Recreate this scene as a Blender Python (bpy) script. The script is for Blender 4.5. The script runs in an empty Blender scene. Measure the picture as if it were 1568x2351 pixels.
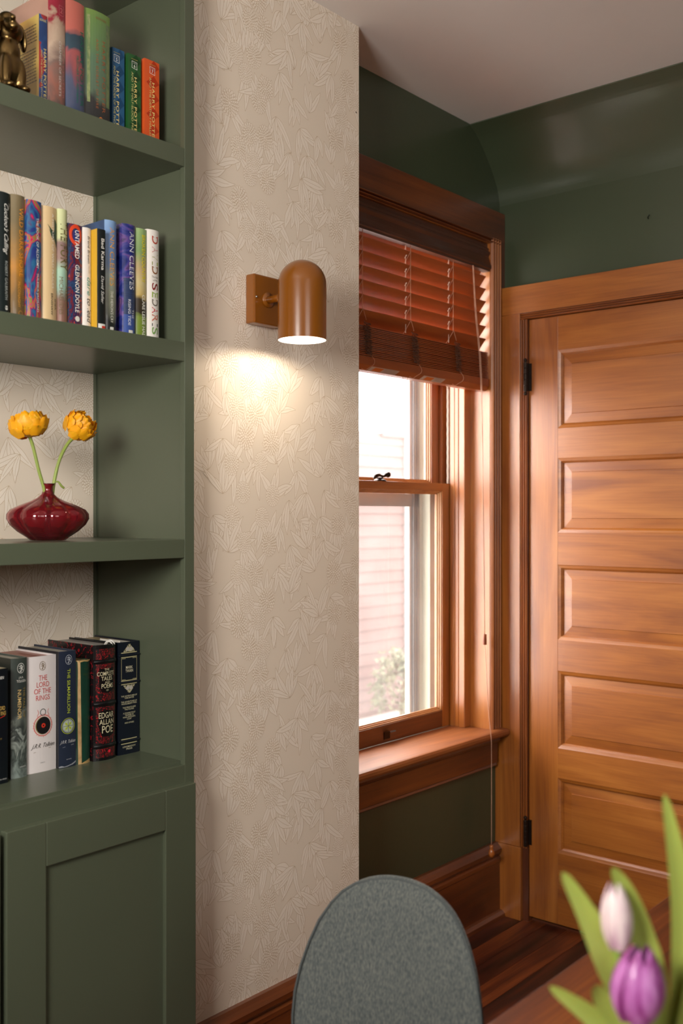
import bpy, bmesh, math, random
from mathutils import Vector, Matrix
random.seed(7)
PI = math.pi
SC = bpy.context.scene
COL = SC.collection

# ------------------------------------------------------------ camera
cam_d = bpy.data.cameras.new('camera')
cam = bpy.data.objects.new('camera', cam_d)
COL.objects.link(cam)
SC.camera = cam
cam.location = (0, 0, 1.39)
cam.rotation_euler = (PI/2, 0, math.radians(-49.7))
cam_d.sensor_fit = 'HORIZONTAL'
cam_d.sensor_width = 24.0
cam_d.lens = 24.0*2350/1568
cam_d.shift_y = 5.5/1568
cam_d.clip_start = 0.05
cam_d.dof.use_dof = True
cam_d.dof.focus_distance = 2.5
cam_d.dof.aperture_fstop = 3.4

# ------------------------------------------------------------ world, lights, exposure
w = bpy.data.worlds.new('overcast_sky'); SC.world = w; w.use_nodes = True
bgn = w.node_tree.nodes['Background']
bgn.inputs[0].default_value = (1.0, 0.985, 0.96, 1)
bgn.inputs[1].default_value = 13.0
SC.view_settings.view_transform = 'Standard'
SC.view_settings.look = 'None'
SC.view_settings.exposure = 0.38
SC.view_settings.gamma = 1.0
SC.view_settings.use_curve_mapping = False

def area(name, loc, target, sx, sy, power, color, portal=False):
    l = bpy.data.lights.new(name, 'AREA')
    l.shape = 'RECTANGLE'; l.size = sx; l.size_y = sy; l.energy = power; l.color = color
    o = bpy.data.objects.new(name, l); COL.objects.link(o)
    o.location = loc
    o.rotation_euler = (Vector(target)-Vector(loc)).to_track_quat('-Z', 'Y').to_euler()
    if portal: l.cycles.is_portal = True
    return o
# left lamp out of view; added fill behind the camera, standing for unseen windows
area('left_lamp_light', (-0.5, 0.72, 1.83), (1.6, 1.8, 1.4), 0.6, 0.6, 36, (1.0, 0.95, 0.89))
area('rear_fill_light', (0.2, -2.3, 2.1), (1.9, 1.5, 1.9), 1.4, 1.0, 20, (1.0, 0.95, 0.90))
area('window_portal', (2.63, 2.33, 1.48), (2.63, 1.0, 1.48), 0.9, 1.8, 1, (1, 1, 1), True)

# ------------------------------------------------------------ materials
def lin(c):
    return tuple(((v/255)/12.92 if v/255 <= 0.04045 else ((v/255+0.055)/1.055)**2.4) for v in c)
_M = {}
def pmat(name, rgb, rough=0.5, metal=0.0, coat=0.0, spec=0.5, emit=None, estr=0.0, bump=0.0, bscale=200.0, var=0.0, vscale=6.0, trans=0.0, sheen=0.0, sss=0.0):
    if name in _M: return _M[name]
    m = bpy.data.materials.new(name); m.use_nodes = True; nt = m.node_tree
    b = nt.nodes['Principled BSDF']
    c = lin(rgb) + (1,)
    b.inputs['Base Color'].default_value = c
    b.inputs['Roughness'].default_value = rough
    b.inputs['Metallic'].default_value = metal
    b.inputs['Coat Weight'].default_value = coat
    b.inputs['Coat Roughness'].default_value = 0.15
    b.inputs['Specular IOR Level'].default_value = spec
    b.inputs['Transmission Weight'].default_value = trans
    b.inputs['Sheen Weight'].default_value = sheen
    if sss: b.inputs['Subsurface Weight'].default_value = sss; b.inputs['Subsurface Scale'].default_value = 0.01
    if emit: b.inputs['Emission Color'].default_value = lin(emit)+(1,); b.inputs['Emission Strength'].default_value = estr
    tc = nt.nodes.new('ShaderNodeTexCoord')
    if var:
        n = nt.nodes.new('ShaderNodeTexNoise'); n.inputs['Scale'].default_value = vscale; n.inputs['Detail'].default_value = 4
        nt.links.new(tc.outputs['Object'], n.inputs['Vector'])
        mx = nt.nodes.new('ShaderNodeMixRGB'); mx.blend_type = 'MIX'
        mx.inputs[1].default_value = tuple(max(0, v*(1-var)) for v in c[:3])+(1,)
        mx.inputs[2].default_value = tuple(min(1, v*(1+var)) for v in c[:3])+(1,)
        nt.links.new(n.outputs['Fac'], mx.inputs[0]); nt.links.new(mx.outputs[0], b.inputs['Base Color'])
    if bump:
        n = nt.nodes.new('ShaderNodeTexNoise'); n.inputs['Scale'].default_value = bscale; n.inputs['Detail'].default_value = 3
        nt.links.new(tc.outputs['Object'], n.inputs['Vector'])
        bp = nt.nodes.new('ShaderNodeBump'); bp.inputs['Strength'].default_value = bump; bp.inputs['Distance'].default_value = 0.002
        nt.links.new(n.outputs['Fac'], bp.inputs['Height']); nt.links.new(bp.outputs[0], b.inputs['Normal'])
    _M[name] = m
    return m

def ramp(nt, stops, interp='LINEAR'):
    r = nt.nodes.new('ShaderNodeValToRGB'); r.color_ramp.interpolation = interp
    e = r.color_ramp.elements
    e[0].position, e[0].color = stops[0][0], lin(stops[0][1])+(1,)
    e[1].position, e[1].color = stops[-1][0], lin(stops[-1][1])+(1,)
    for p, c in stops[1:-1]:
        x = e.new(p); x.color = lin(c)+(1,)
    return r

def wood(name, cols, axis='z', rough=0.42, coat=0.9, scale=1.0, rnd=False, fine=0.35):
    if name in _M: return _M[name]
    m = bpy.data.materials.new(name); m.use_nodes = True; nt = m.node_tree
    b = nt.nodes['Principled BSDF']; b.inputs['Roughness'].default_value = rough
    b.inputs['Coat Weight'].default_value = coat; b.inputs['Coat Roughness'].default_value = 0.34; b.inputs['Specular IOR Level'].default_value = 0.6
    tc = nt.nodes.new('ShaderNodeTexCoord'); vec = tc.outputs['Object']
    if rnd:
        oi = nt.nodes.new('ShaderNodeObjectInfo'); ad = nt.nodes.new('ShaderNodeVectorMath'); ad.operation = 'ADD'
        mu = nt.nodes.new('ShaderNodeVectorMath'); mu.operation = 'SCALE'; mu.inputs[0].default_value = (13, 29, 7)
        nt.links.new(oi.outputs['Random'], mu.inputs['Scale']); nt.links.new(vec, ad.inputs[0]); nt.links.new(mu.outputs[0], ad.inputs[1]); vec = ad.outputs[0]
    def mapped(s_long, s_cross):
        mp = nt.nodes.new('ShaderNodeMapping')
        s = [s_cross*scale]*3; s['xyz'.index(axis)] = s_long*scale
        mp.inputs['Scale'].default_value = s
        nt.links.new(vec, mp.inputs['Vector']); return mp.outputs[0]
    n1 = nt.nodes.new('ShaderNodeTexNoise'); n1.inputs['Scale'].default_value = 1; n1.inputs['Detail'].default_value = 5; n1.inputs['Distortion'].default_value = 1.2
    nt.links.new(mapped(1.3, 11), n1.inputs['Vector'])
    n2 = nt.nodes.new('ShaderNodeTexNoise'); n2.inputs['Scale'].default_value = 1; n2.inputs['Detail'].default_value = 4; n2.inputs['Distortion'].default_value = 0.4
    nt.links.new(mapped(5, 210), n2.inputs['Vector'])
    mx = nt.nodes.new('ShaderNodeMath'); mx.operation = 'MULTIPLY_ADD'
    nt.links.new(n2.outputs['Fac'], mx.inputs[0]); mx.inputs[1].default_value = fine
    sb = nt.nodes.new('ShaderNodeMath'); sb.operation = 'SUBTRACT'; nt.links.new(n1.outputs['Fac'], sb.inputs[0]); sb.inputs[1].default_value = fine*0.5
    nt.links.new(sb.outputs[0], mx.inputs[2])
    last = mx.outputs[0]
    if rnd:
        a2 = nt.nodes.new('ShaderNodeMath'); a2.operation = 'MULTIPLY_ADD'; nt.links.new(oi.outputs['Random'], a2.inputs[0]); a2.inputs[1].default_value = 0.34
        s2 = nt.nodes.new('ShaderNodeMath'); s2.operation = 'SUBTRACT'; nt.links.new(last, s2.inputs[0]); s2.inputs[1].default_value = 0.17
        nt.links.new(s2.outputs[0], a2.inputs[2]); last = a2.outputs[0]
    r = ramp(nt, [(0.28, cols[0]), (0.5, cols[1]), (0.72, cols[2])])
    nt.links.new(last, r.inputs[0]); nt.links.new(r.outputs[0], b.inputs['Base Color'])
    bp = nt.nodes.new('ShaderNodeBump'); bp.inputs['Strength'].default_value = 0.12; bp.inputs['Distance'].default_value = 0.0006
    nt.links.new(n2.outputs['Fac'], bp.inputs['Height']); nt.links.new(bp.outputs[0], b.inputs['Normal'])
    _M[name] = m
    if coat <= 0.05: b.inputs['Specular IOR Level'].default_value = 0.25
    return m

def swirl(name, stops, scale=(40, 40, 40), dist=2.0, detail=3, interp='LINEAR', rough=0.35, vert=None):
    """printed artwork: noise through a ramp; vert=(z0,z1,amount) mixes in a height gradient"""
    if name in _M: return _M[name]
    m = bpy.data.materials.new(name); m.use_nodes = True; nt = m.node_tree
    b = nt.nodes['Principled BSDF']; b.inputs['Roughness'].default_value = rough; b.inputs['Coat Weight'].default_value = 0.3
    tc = nt.nodes.new('ShaderNodeTexCoord'); mp = nt.nodes.new('ShaderNodeMapping'); mp.inputs['Scale'].default_value = scale
    nt.links.new(tc.outputs['Object'], mp.inputs['Vector'])
    n = nt.nodes.new('ShaderNodeTexNoise'); n.inputs['Scale'].default_value = 1; n.inputs['Detail'].default_value = detail; n.inputs['Distortion'].default_value = dist
    nt.links.new(mp.outputs[0], n.inputs['Vector']); out = n.outputs['Fac']
    if vert:
        sx = nt.nodes.new('ShaderNodeSeparateXYZ'); nt.links.new(tc.outputs['Object'], sx.inputs[0])
        mr = nt.nodes.new('ShaderNodeMapRange'); nt.links.new(sx.outputs['Z'], mr.inputs[0]); mr.inputs[1].default_value = vert[0]; mr.inputs[2].default_value = vert[1]
        a = nt.nodes.new('ShaderNodeMath'); a.operation = 'MULTIPLY_ADD'; nt.links.new(n.outputs['Fac'], a.inputs[0]); a.inputs[1].default_value = vert[2]
        s = nt.nodes.new('ShaderNodeMath'); s.operation = 'SUBTRACT'; nt.links.new(mr.outputs[0], s.inputs[0]); s.inputs[1].default_value = vert[2]*0.5
        nt.links.new(s.outputs[0], a.inputs[2]); out = a.outputs[0]
    r = ramp(nt, stops, interp); nt.links.new(out, r.inputs[0]); nt.links.new(r.outputs[0], b.inputs['Base Color'])
    _M[name] = m; return m

def glass_pane(name, haze=0.05, tint=(0.93, 0.95, 0.94)):
    m = bpy.data.materials.new(name); m.use_nodes = True; nt = m.node_tree; nt.nodes.clear()
    o = nt.nodes.new('ShaderNodeOutputMaterial'); t = nt.nodes.new('ShaderNodeBsdfTransparent'); t.inputs[0].default_value = tint+(1,)
    g = nt.nodes.new('ShaderNodeBsdfGlossy'); g.inputs['Roughness'].default_value = 0.02
    f = nt.nodes.new('ShaderNodeFresnel'); f.inputs[0].default_value = 1.5
    a = nt.nodes.new('ShaderNodeMixShader')
    ge = nt.nodes.new('ShaderNodeNewGeometry'); nb = nt.nodes.new('ShaderNodeMath'); nb.operation = 'SUBTRACT'; nb.inputs[0].default_value = 1; nt.links.new(ge.outputs['Backfacing'], nb.inputs[1])
    fm = nt.nodes.new('ShaderNodeMath'); fm.operation = 'MULTIPLY'; nt.links.new(f.outputs[0], fm.inputs[0]); nt.links.new(nb.outputs[0], fm.inputs[1])
    nt.links.new(fm.outputs[0], a.inputs[0]); nt.links.new(t.outputs[0], a.inputs[1]); nt.links.new(g.outputs[0], a.inputs[2])
    d = nt.nodes.new('ShaderNodeBsdfDiffuse'); tr = nt.nodes.new('ShaderNodeBsdfTranslucent'); tr.inputs[0].default_value = (.9, .88, .86, 1)
    ad = nt.nodes.new('ShaderNodeMixShader'); ad.inputs[0].default_value = 0.7; nt.links.new(d.outputs[0], ad.inputs[1]); nt.links.new(tr.outputs[0], ad.inputs[2])
    tcn = nt.nodes.new('ShaderNodeTexCoord'); nz = nt.nodes.new('ShaderNodeTexNoise'); nz.inputs['Scale'].default_value = 7; nz.inputs['Detail'].default_value = 4
    nt.links.new(tcn.outputs['Object'], nz.inputs['Vector'])
    mul = nt.nodes.new('ShaderNodeMath'); mul.operation = 'MULTIPLY'; nt.links.new(nz.outputs['Fac'], mul.inputs[0]); mul.inputs[1].default_value = haze*2  # glare and reflections painted on the pane as a patchy diffuse veil
    b = nt.nodes.new('ShaderNodeMixShader'); nt.links.new(mul.outputs[0], b.inputs[0]); nt.links.new(a.outputs[0], b.inputs[1]); nt.links.new(ad.outputs[0], b.inputs[2])
    nt.links.new(b.outputs[0], o.inputs[0]); return m

GREEN = pmat('green_satin_paint', (82, 89, 71), 0.36, coat=0.15, var=0.05, vscale=3, bump=0.08, bscale=90)
GREENW = pmat('dark_green_wall_paint', (62, 72, 50), 0.44, spec=0.6, coat=0.35, bump=0.22, bscale=60, var=0.06, vscale=2)
PAPER = pmat('wallpaper_ground', (232, 217, 198), 0.7, var=0.03, vscale=3)
LEAF = pmat('wallpaper_leaf_cream', (240, 227, 211), 0.62, var=0.03, vscale=20)
LINE = pmat('wallpaper_line_tan', (202, 179, 149), 0.7)
CEIL = pmat('ceiling_paint', (232, 228, 224), 0.75, bump=0.15, bscale=25, var=0.02)
WHT = pmat('plain_plaster', (200, 192, 180), 0.8)
WC = [(134, 70, 18), (164, 94, 28), (184, 114, 42)]
WD = {a: wood('varnished_fir_'+a, WC, a) for a in 'xyz'}
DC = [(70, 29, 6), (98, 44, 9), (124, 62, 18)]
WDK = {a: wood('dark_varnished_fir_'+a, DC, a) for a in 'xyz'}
REC = pmat('groove_shade_brown', (80, 34, 10), 0.5)  # shade of the moulding grooves, painted as dark strips
FLOORW = wood('reddish_floor_wood', [(34, 9, 3), (84, 31, 10), (142, 72, 28)], 'x', 0.42, 0.25, rnd=True, fine=0.3)
TABLEW = wood('table_top_wood', [(64, 26, 4), (108, 50, 8), (146, 80, 20)], 'x', 0.5, 0.0)
BLINDW = wood('cherry_blind_wood', [(120, 52, 16), (146, 70, 24), (164, 86, 34)], 'x', 0.38, 0.3, fine=0.15)

# ------------------------------------------------------------ mesh helpers
ROOTLOC = {}
def wloc(o):
    return ROOTLOC.get(o.name, Vector((0, 0, 0)))
def obj(name, bm, mat, parent=None, smooth=False, kind=None, bevel=0.0, label=None):
    if parent is not None:
        L = wloc(parent)
        if L.length: bmesh.ops.translate(bm, verts=bm.verts, vec=-L)
    bmesh.ops.recalc_face_normals(bm, faces=bm.faces)
    me = bpy.data.meshes.new(name); bm.to_mesh(me); bm.free()
    if smooth: me.polygons.foreach_set('use_smooth', [True]*len(me.polygons))
    o = bpy.data.objects.new(name, me); COL.objects.link(o)
    for m in (mat if isinstance(mat, (list, tuple)) else [mat]): me.materials.append(m)
    if parent is not None:
        o.parent = parent; ROOTLOC[o.name] = wloc(parent)
    if kind: o['kind'] = kind
    if label: o['label'] = label
    if bevel:
        b = o.modifiers.new('bevel', 'BEVEL'); b.width = bevel; b.segments = 2; b.limit_method = 'ANGLE'; b.angle_limit = 0.6
    return o
def tag(o, label, cat, group=None):
    o['label'] = label; o['category'] = cat
    if group: o['group'] = group
    return o
def thing(name, label, cat, loc, group=None):
    o = bpy.data.objects.new(name, None); COL.objects.link(o); o.location = loc; o.empty_display_size = 0.05
    ROOTLOC[o.name] = Vector(loc)
    return tag(o, label, cat, group)
def struct(name, bm, mat, label=None, **k):
    o = obj(name, bm, mat, None, **k); o['kind'] = 'structure'
    if label: o['label'] = label
    return o
def sroot(name, loc, label=None):
    o = bpy.data.objects.new(name, None); COL.objects.link(o); o.location = loc; ROOTLOC[o.name] = Vector(loc); o['kind'] = 'structure'
    if label: o['label'] = label
    return o
def box(bm, x0, x1, y0, y1, z0, z1, mi=0):
    v = [bm.verts.new(p) for p in ((x0, y0, z0), (x1, y0, z0), (x1, y1, z0), (x0, y1, z0), (x0, y0, z1), (x1, y0, z1), (x1, y1, z1), (x0, y1, z1))]
    for f in ((0, 3, 2, 1), (4, 5, 6, 7), (0, 1, 5, 4), (1, 2, 6, 5), (2, 3, 7, 6), (3, 0, 4, 7)):
        bm.faces.new([v[i] for i in f]).material_index = mi
def B(*a):
    bm = bmesh.new(); box(bm, *a); return bm
def extrude(bm, pts, axis, a0, a1, mi=0):
    def P(p, a):
        return {'x': (a, p[0], p[1]), 'y': (p[0], a, p[1]), 'z': (p[0], p[1], a)}[axis]
    A = [bm.verts.new(P(p, a0)) for p in pts]; C = [bm.verts.new(P(p, a1)) for p in pts]
    n = len(pts)
    for i in range(n):
        j = (i+1) % n
        bm.faces.new((A[i], A[j], C[j], C[i])).material_index = mi
    bm.faces.new(A).material_index = mi; bm.faces.new(C).material_index = mi
def EX(pts, axis, a0, a1):
    bm = bmesh.new(); extrude(bm, pts, axis, a0, a1); return bm
def tube(bm, pts, r, n=6, mi=0, cap=True):
    pts = [Vector(p) for p in pts]; rings = []
    rr = r if isinstance(r, (list, tuple)) else [r]*len(pts)
    up = Vector((0.13, 0.27, 0.95)).normalized()
    for i, p in enumerate(pts):
        t = (pts[min(i+1, len(pts)-1)]-pts[max(i-1, 0)])
        t = t.normalized() if t.length > 1e-9 else Vector((0, 0, 1))
        if abs(t.dot(up)) > 0.97: up = Vector((1, 0.1, 0.05)).normalized()
        a = t.cross(up).normalized(); b = t.cross(a).normalized()
        rings.append([bm.verts.new(p+a*math.cos(2*PI*k/n)*rr[i]+b*math.sin(2*PI*k/n)*rr[i]) for k in range(n)])
    for i in range(len(rings)-1):
        for k in range(n):
            l = (k+1) % n
            bm.faces.new((rings[i][k], rings[i][l], rings[i+1][l], rings[i+1][k])).material_index = mi
    if cap:
        bm.faces.new(rings[0]).material_index = mi; bm.faces.new(rings[-1]).material_index = mi
def lathe(bm, prof, c, n=32, mod=None, mi=0):
    rings = []
    for r, z in prof:
        ring = []
        for k in range(n):
            a = 2*PI*k/n; q = r*(mod(a, r, z) if mod else 1)
            ring.append(bm.verts.new((c[0]+q*math.cos(a), c[1]+q*math.sin(a), c[2]+z)))
        rings.append(ring)
    for i in range(len(rings)-1):
        for k in range(n):
            l = (k+1) % n
            bm.faces.new((rings[i][k], rings[i][l], rings[i+1][l], rings[i+1][k])).material_index = mi
    return rings
def smoothpath(pts, n=6):
    P = [Vector(p) for p in pts]; P = [P[0]]+P+[P[-1]]; out = []
    for i in range(1, len(P)-2):
        for k in range(n):
            t = k/n; a, b, c, d = P[i-1], P[i], P[i+1], P[i+2]
            out.append(0.5*((2*b)+(c-a)*t+(2*a-5*b+4*c-d)*t*t+(3*b-a-3*c+d)*t**3))
    out.append(P[-2]); return out

CEILZ = 2.705; YW = 1.75; YWIN = 1.90; XD = 3.10

# ------------------------------------------------------------ room shell
cove = [(3.10, 2.40), (3.099, 2.47), (3.094, 2.497), (3.082, 2.53), (3.060, 2.566), (3.023, 2.61), (2.99, 2.645), (2.955, 2.675), (2.91, 2.702), (2.905, 2.72)]
bm = bmesh.new(); box(bm, -2.3, 3.35, -2.9, 2.2, CEILZ, CEILZ+0.12)
struct('ceiling', bm, CEIL, 'plain off-white plaster ceiling')
# door wall: around the door opening, then the cove above
DY0, DY1, DZ = 0.905, 1.782, 2.064
bm = bmesh.new()
box(bm, XD, 3.28, -2.9, DY0, 0, 2.40); box(bm, XD, 3.28, DY1, 1.905, 0, 2.40); box(bm, XD, 3.28, DY0, DY1, DZ, 2.40)
cove = cove[:2]+[(p.x, p.y) for p in smoothpath([(a_, b_, 0) for a_, b_ in cove[1:-1]], 4)[1:]]+cove[-1:]
extrude(bm, [(3.28, 2.40)]+cove+[(3.28, 2.72)], 'y', -2.9, 1.905)
wd = struct('wall_right', bm, GREENW, 'dark green wall with curved cove above the door')
bm = bmesh.new(); box(bm, 3.25, 3.30, DY0-0.1, DY1+0.1, 0, DZ+0.1); struct('trim_backing', bm, WHT).name = 'trim_9'
# window wall: opening x 2.255..3.0035, z .62..2.318
WX0, WX1, WZ0, WZ1 = 2.255, 3.0035, 0.626, 2.318
bm = bmesh.new()
box(bm, 2.0, WX0-0.012, YWIN, 2.16, 0, 2.72); box(bm, WX1+0.012, 3.28, YWIN, 2.16, 0, 2.72)
box(bm, WX0-0.012, WX1+0.012, YWIN, 2.16, 0, WZ0-0.012); box(bm, WX0-0.012, WX1+0.012, YWIN, 2.16, WZ1+0.012, 2.72)
struct('wall_window', bm, GREENW, 'dark green wall around the window')
# papered wall beside the bookcase, with its return to the window wall
bm = bmesh.new(); box(bm, 1.485, 2.136, YW, YWIN, 0, CEILZ)
wb = struct('wall_back', bm, PAPER, 'papered wall with a tone-on-tone chrysanthemum and leaf pattern')
bm = bmesh.new(); box(bm, -2.3, 0.19, YW, 2.2, 0, CEILZ); box(bm, 0.19, 2.136, 2.06, 2.2, 0, CEILZ); box(bm, 1.50, 2.0, YWIN, 2.06, 0, CEILZ); box(bm, 0.19, 1.485, 1.75, 2.06, 2.62, CEILZ)
struct('wall_back_left', bm, PAPER)
bm = bmesh.new(); box(bm, -2.42, -2.3, -2.9, 2.2, 0, CEILZ); struct('wall_left', bm, GREENW)
bm = bmesh.new(); box(bm, -2.42, 3.35, -3.02, -2.9, 0, CEILZ); struct('wall_front', bm, GREENW)

# floor of narrow planks running along x
bm = bmesh.new(); box(bm, -2.3, 3.25, -2.9, 2.2, -0.08, -0.006)
fl = struct('floor', bm, pmat('subfloor_dark', (28, 12, 8), 0.8), 'dark reddish plank floor')
y = -0.70; k = 0
plank_me = {}
while y < 1.90:
    x = -0.2 + (k*0.73 % 0.9); first = True
    xs = [-0.2, 0.15+(k*0.37 % 0.9), 3.12]
    for i in range(2):
        a, b = xs[i], xs[i+1]
        if b-a < 0.05: continue
        bm = bmesh.new(); box(bm, a+0.0006, b-0.0006, y+0.0007, y+0.0773, -0.02, 0.0+random.uniform(-0.0006, 0.0004))
        o = obj('plank', bm, FLOORW, fl, bevel=0.0012)
    y += 0.078; k += 1
bm = bmesh.new(); box(bm, -2.3, 3.12, -2.9, -0.7, -0.006, 0); box(bm, -2.3, -0.2, -0.7, 1.75, -0.006, 0)
o = obj('far_planks', bm, FLOORW, fl, kind='stuff')

# ------------------------------------------------------------ wallpaper print
class Print:
    def __init__(s): s.items = []; s.placed = []
    def layer(s, x, z, r):
        L = 0
        for (a, b, q, l) in s.placed:
            if (a-x)**2+(b-z)**2 < (q+r)**2 and l >= L: L = l+1
        L = min(L, 62); s.placed.append((x, z, r, L)); return L
    def leaf(s, x, z, ang, ln, wd, curve, L, tip=0.55, rib=True, wav=0.12):
        if L > 56: return
        N = 9; mid = []; a = ang; px, pz = x, z
        for i in range(N+1):
            mid.append((px, pz, a)); px += math.cos(a)*ln/N; pz += math.sin(a)*ln/N; a += curve/N
        ph = random.uniform(0, 6)
        def ring(extra):
            l, r = [], []
            for i, (mx, mz, ma) in enumerate(mid):
                t = i/N
                wv = wd*0.5*(math.sin(PI*t**0.8)**0.85)*(1+wav*math.sin(t*11+ph)) if 0 < t < 1 else 0.0003
                wv += extra
                l.append((mx-math.sin(ma)*wv, mz+math.cos(ma)*wv)); r.append((mx+math.sin(ma)*wv, mz-math.cos(ma)*wv))
            return l, r
        s.items.append((1, ring(0.0007), L)); s.items.append((0, ring(-0.00025), L+0.35))
        if rib:
            l, r = [], []
            for mx, mz, ma in mid[:-2]:
                l.append((mx-math.sin(ma)*0.0004, mz+math.cos(ma)*0.0004)); r.append((mx+math.sin(ma)*0.0004, mz-math.cos(ma)*0.0004))
            s.items.append((1, (l, r), L+0.7))
    def build(s, name, y, x0, x1, z0, z1, parent):
        bm = bmesh.new()
        ok = lambda p: x0 <= p[0] <= x1 and z0 <= p[1] <= z1
        cl = lambda p: (min(max(p[0], x0), x1), min(max(p[1], z0), z1))
        for mi, (l, r), L in s.items:
            yy = y-0.00012-L*0.000018-random.random()*0.000005
            for i in range(len(l)-1):
                q = (l[i], l[i+1], r[i+1], r[i])
                if not any(ok(p) for p in q): continue
                q = [cl(p) for p in q]
                try: bm.faces.new([bm.verts.new((p[0], yy, p[1])) for p in q]).material_index = mi
                except ValueError: pass
        o = obj(name, bm, [LEAF, LINE], parent, kind='stuff', label='printed leaves and chrysanthemums in cream and tan line')
        return o
def fill_print(x0, x1, z0, z1, seed):
    random.seed(seed); P = Print()
    nz = int((z1-z0)/0.062)+2; nx = int((x1-x0)/0.074)+2
    seeds = [(x0+(i-0.5+(j % 2)*0.5)*0.074+random.uniform(-.018, .018), z1-(j-0.5)*0.062+random.uniform(-.018, .018), (i*3+j*5+seed) % 5) for j in range(nz) for i in range(nx)]
    random.shuffle(seeds)
    for (x, z, k) in seeds:          # long background leaves hanging and rising
        base = random.choice([-PI/2, -PI/2, PI/2])+random.uniform(-0.6, 0.6)
        for q in range(random.choice([3, 4, 5])):
            a = base+(q-1.5)*0.42+random.uniform(-.15, .15); ln = random.uniform(0.055, 0.10)
            cx, cz = x+math.cos(a)*ln/2, z+math.sin(a)*ln/2
            P.leaf(x, z, a, ln, random.uniform(0.014, 0.021), random.uniform(-0.7, 0.7), P.layer(cx, cz, ln*0.36))
    for (x, z, k) in seeds:
        if k in (0, 2):
            r = random.uniform(0.019, 0.026); L = P.layer(x, z, r); ey = 1.15
            s0 = random.uniform(0, 1)
            for ring, (rr, n, pl, pw) in enumerate(((1.0, 20, 0.34, 0.0068), (0.78, 17, 0.34, 0.006), (0.55, 13, 0.32, 0.0052), (0.33, 9, 0.3, 0.0045), (0.12, 5, 0.2, 0.0036))):
                for q in range(n):
                    a = 2*PI*(q+s0*ring)/n; rs = r*(rr-pl*0.62)
                    P.leaf(x+math.cos(a)*rs, z+math.sin(a)*rs*ey, a, r*pl*1.25, pw, 0, L+ring*0.9, rib=False, wav=0)
    random.seed(7)
    return P
fill_print(1.49, 2.14, 0.2, 2.71, 3).build('leaf_print', YW, 1.49, 2.1355, 0.20, CEILZ, wb)

# ------------------------------------------------------------ bookcase
bc = thing('bookcase', 'tall green built-in bookcase with papered back and cabinet doors', 'bookcase', (0.84, 1.69, 0))
BX0, BX1 = 0.20, 1.477
obj('side_panel', B(BX1, 1.485, 1.705, 2.045, 0, 2.60), GREEN, bc)
obj('side_panel', B(BX0-0.01, BX0, 1.705, 2.045, 0, 2.60), GREEN, bc)
bp = obj('back_panel', B(BX0, BX1, 2.02, 2.03, 0.0, 2.60), PAPER, bc, label='papered back of the bookcase')
fill_print(0.95, 1.48, 0.84, 2.60, 11).build('leaf_print', 2.02, 0.95, 1.4765, 0.853, 2.59, bp)
obj('corner_bead', EX([(1.473, 2.012), (1.4769, 2.012), (1.4769, 2.0195), (1.471, 2.0195)], 'z', 0.853, 2.60), GREEN, bc)
obj('stile', B(1.4686, 1.496, 1.69, 1.7048, 0.80, 2.60), GREEN, bc, bevel=0.0012)
obj('stile', B(BX0-0.02, BX0+0.008, 1.69, 1.7048, 0.80, 2.60), GREEN, bc, bevel=0.0012)
obj('end_panel', B(1.4851, 1.496, 1.705, 1.7498, 0, 2.60), GREEN, bc)
for z0, z1 in ((2.142, 2.182), (1.721, 1.763), (1.296, 1.336)):
    bm = bmesh.new(); box(bm, BX0+0.008, 1.4684, 1.6905, 1.7049, z0, z1); box(bm, BX0, BX1-0.0003, 1.7049, 2.0198, z0+0.0015, z1)
    obj('shelf', bm, GREEN, bc, bevel=0.001)
obj('top_panel', B(BX0, BX1, 1.705, 2.02, 2.56, 2.60), GREEN, bc)
obj('counter', B(BX0, BX1, 1.7052, 2.0198, 0.812, 0.853), GREEN, bc)
obj('top_rail', B(BX0-0.02, 1.496, 1.6903, 1.7048, 0.765, 0.8485), GREEN, bc, bevel=0.001)
obj('carcass', B(BX0, 1.4849, 1.705, 2.019, 0.0, 0.8115), GREEN, bc)
obj('lower_stile', B(1.47, 1.4935, 1.6905, 1.7048, 0.0, 0.765), GREEN, bc)
obj('toe_kick', B(BX0, 1.47, 1.6905, 1.7048, 0.0, 0.11), GREEN, bc)
def cab_door(x0, x1, z0=0.12, z1=0.8105, yf=1.670, t=0.02):
    s = 0.084
    bm = bmesh.new()
    box(bm, x0, x0+s, yf, yf+t, z0, z1); box(bm, x1-s, x1, yf, yf+t, z0, z1)
    box(bm, x0+s, x1-s, yf, yf+t, z1-s, z1); box(bm, x0+s, x1-s, yf, yf+t, z0, z0+s)
    d = obj('cabinet_door', bm, GREEN, bc, bevel=0.0018)
    obj('recessed_panel', B(x0+s-0.004, x1-s+0.004, yf+0.009, yf+0.016, z0+s-0.004, z1-s+0.004), GREEN, d)
cab_door(1.0266, 1.4833); cab_door(0.5585, 1.0151)

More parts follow.
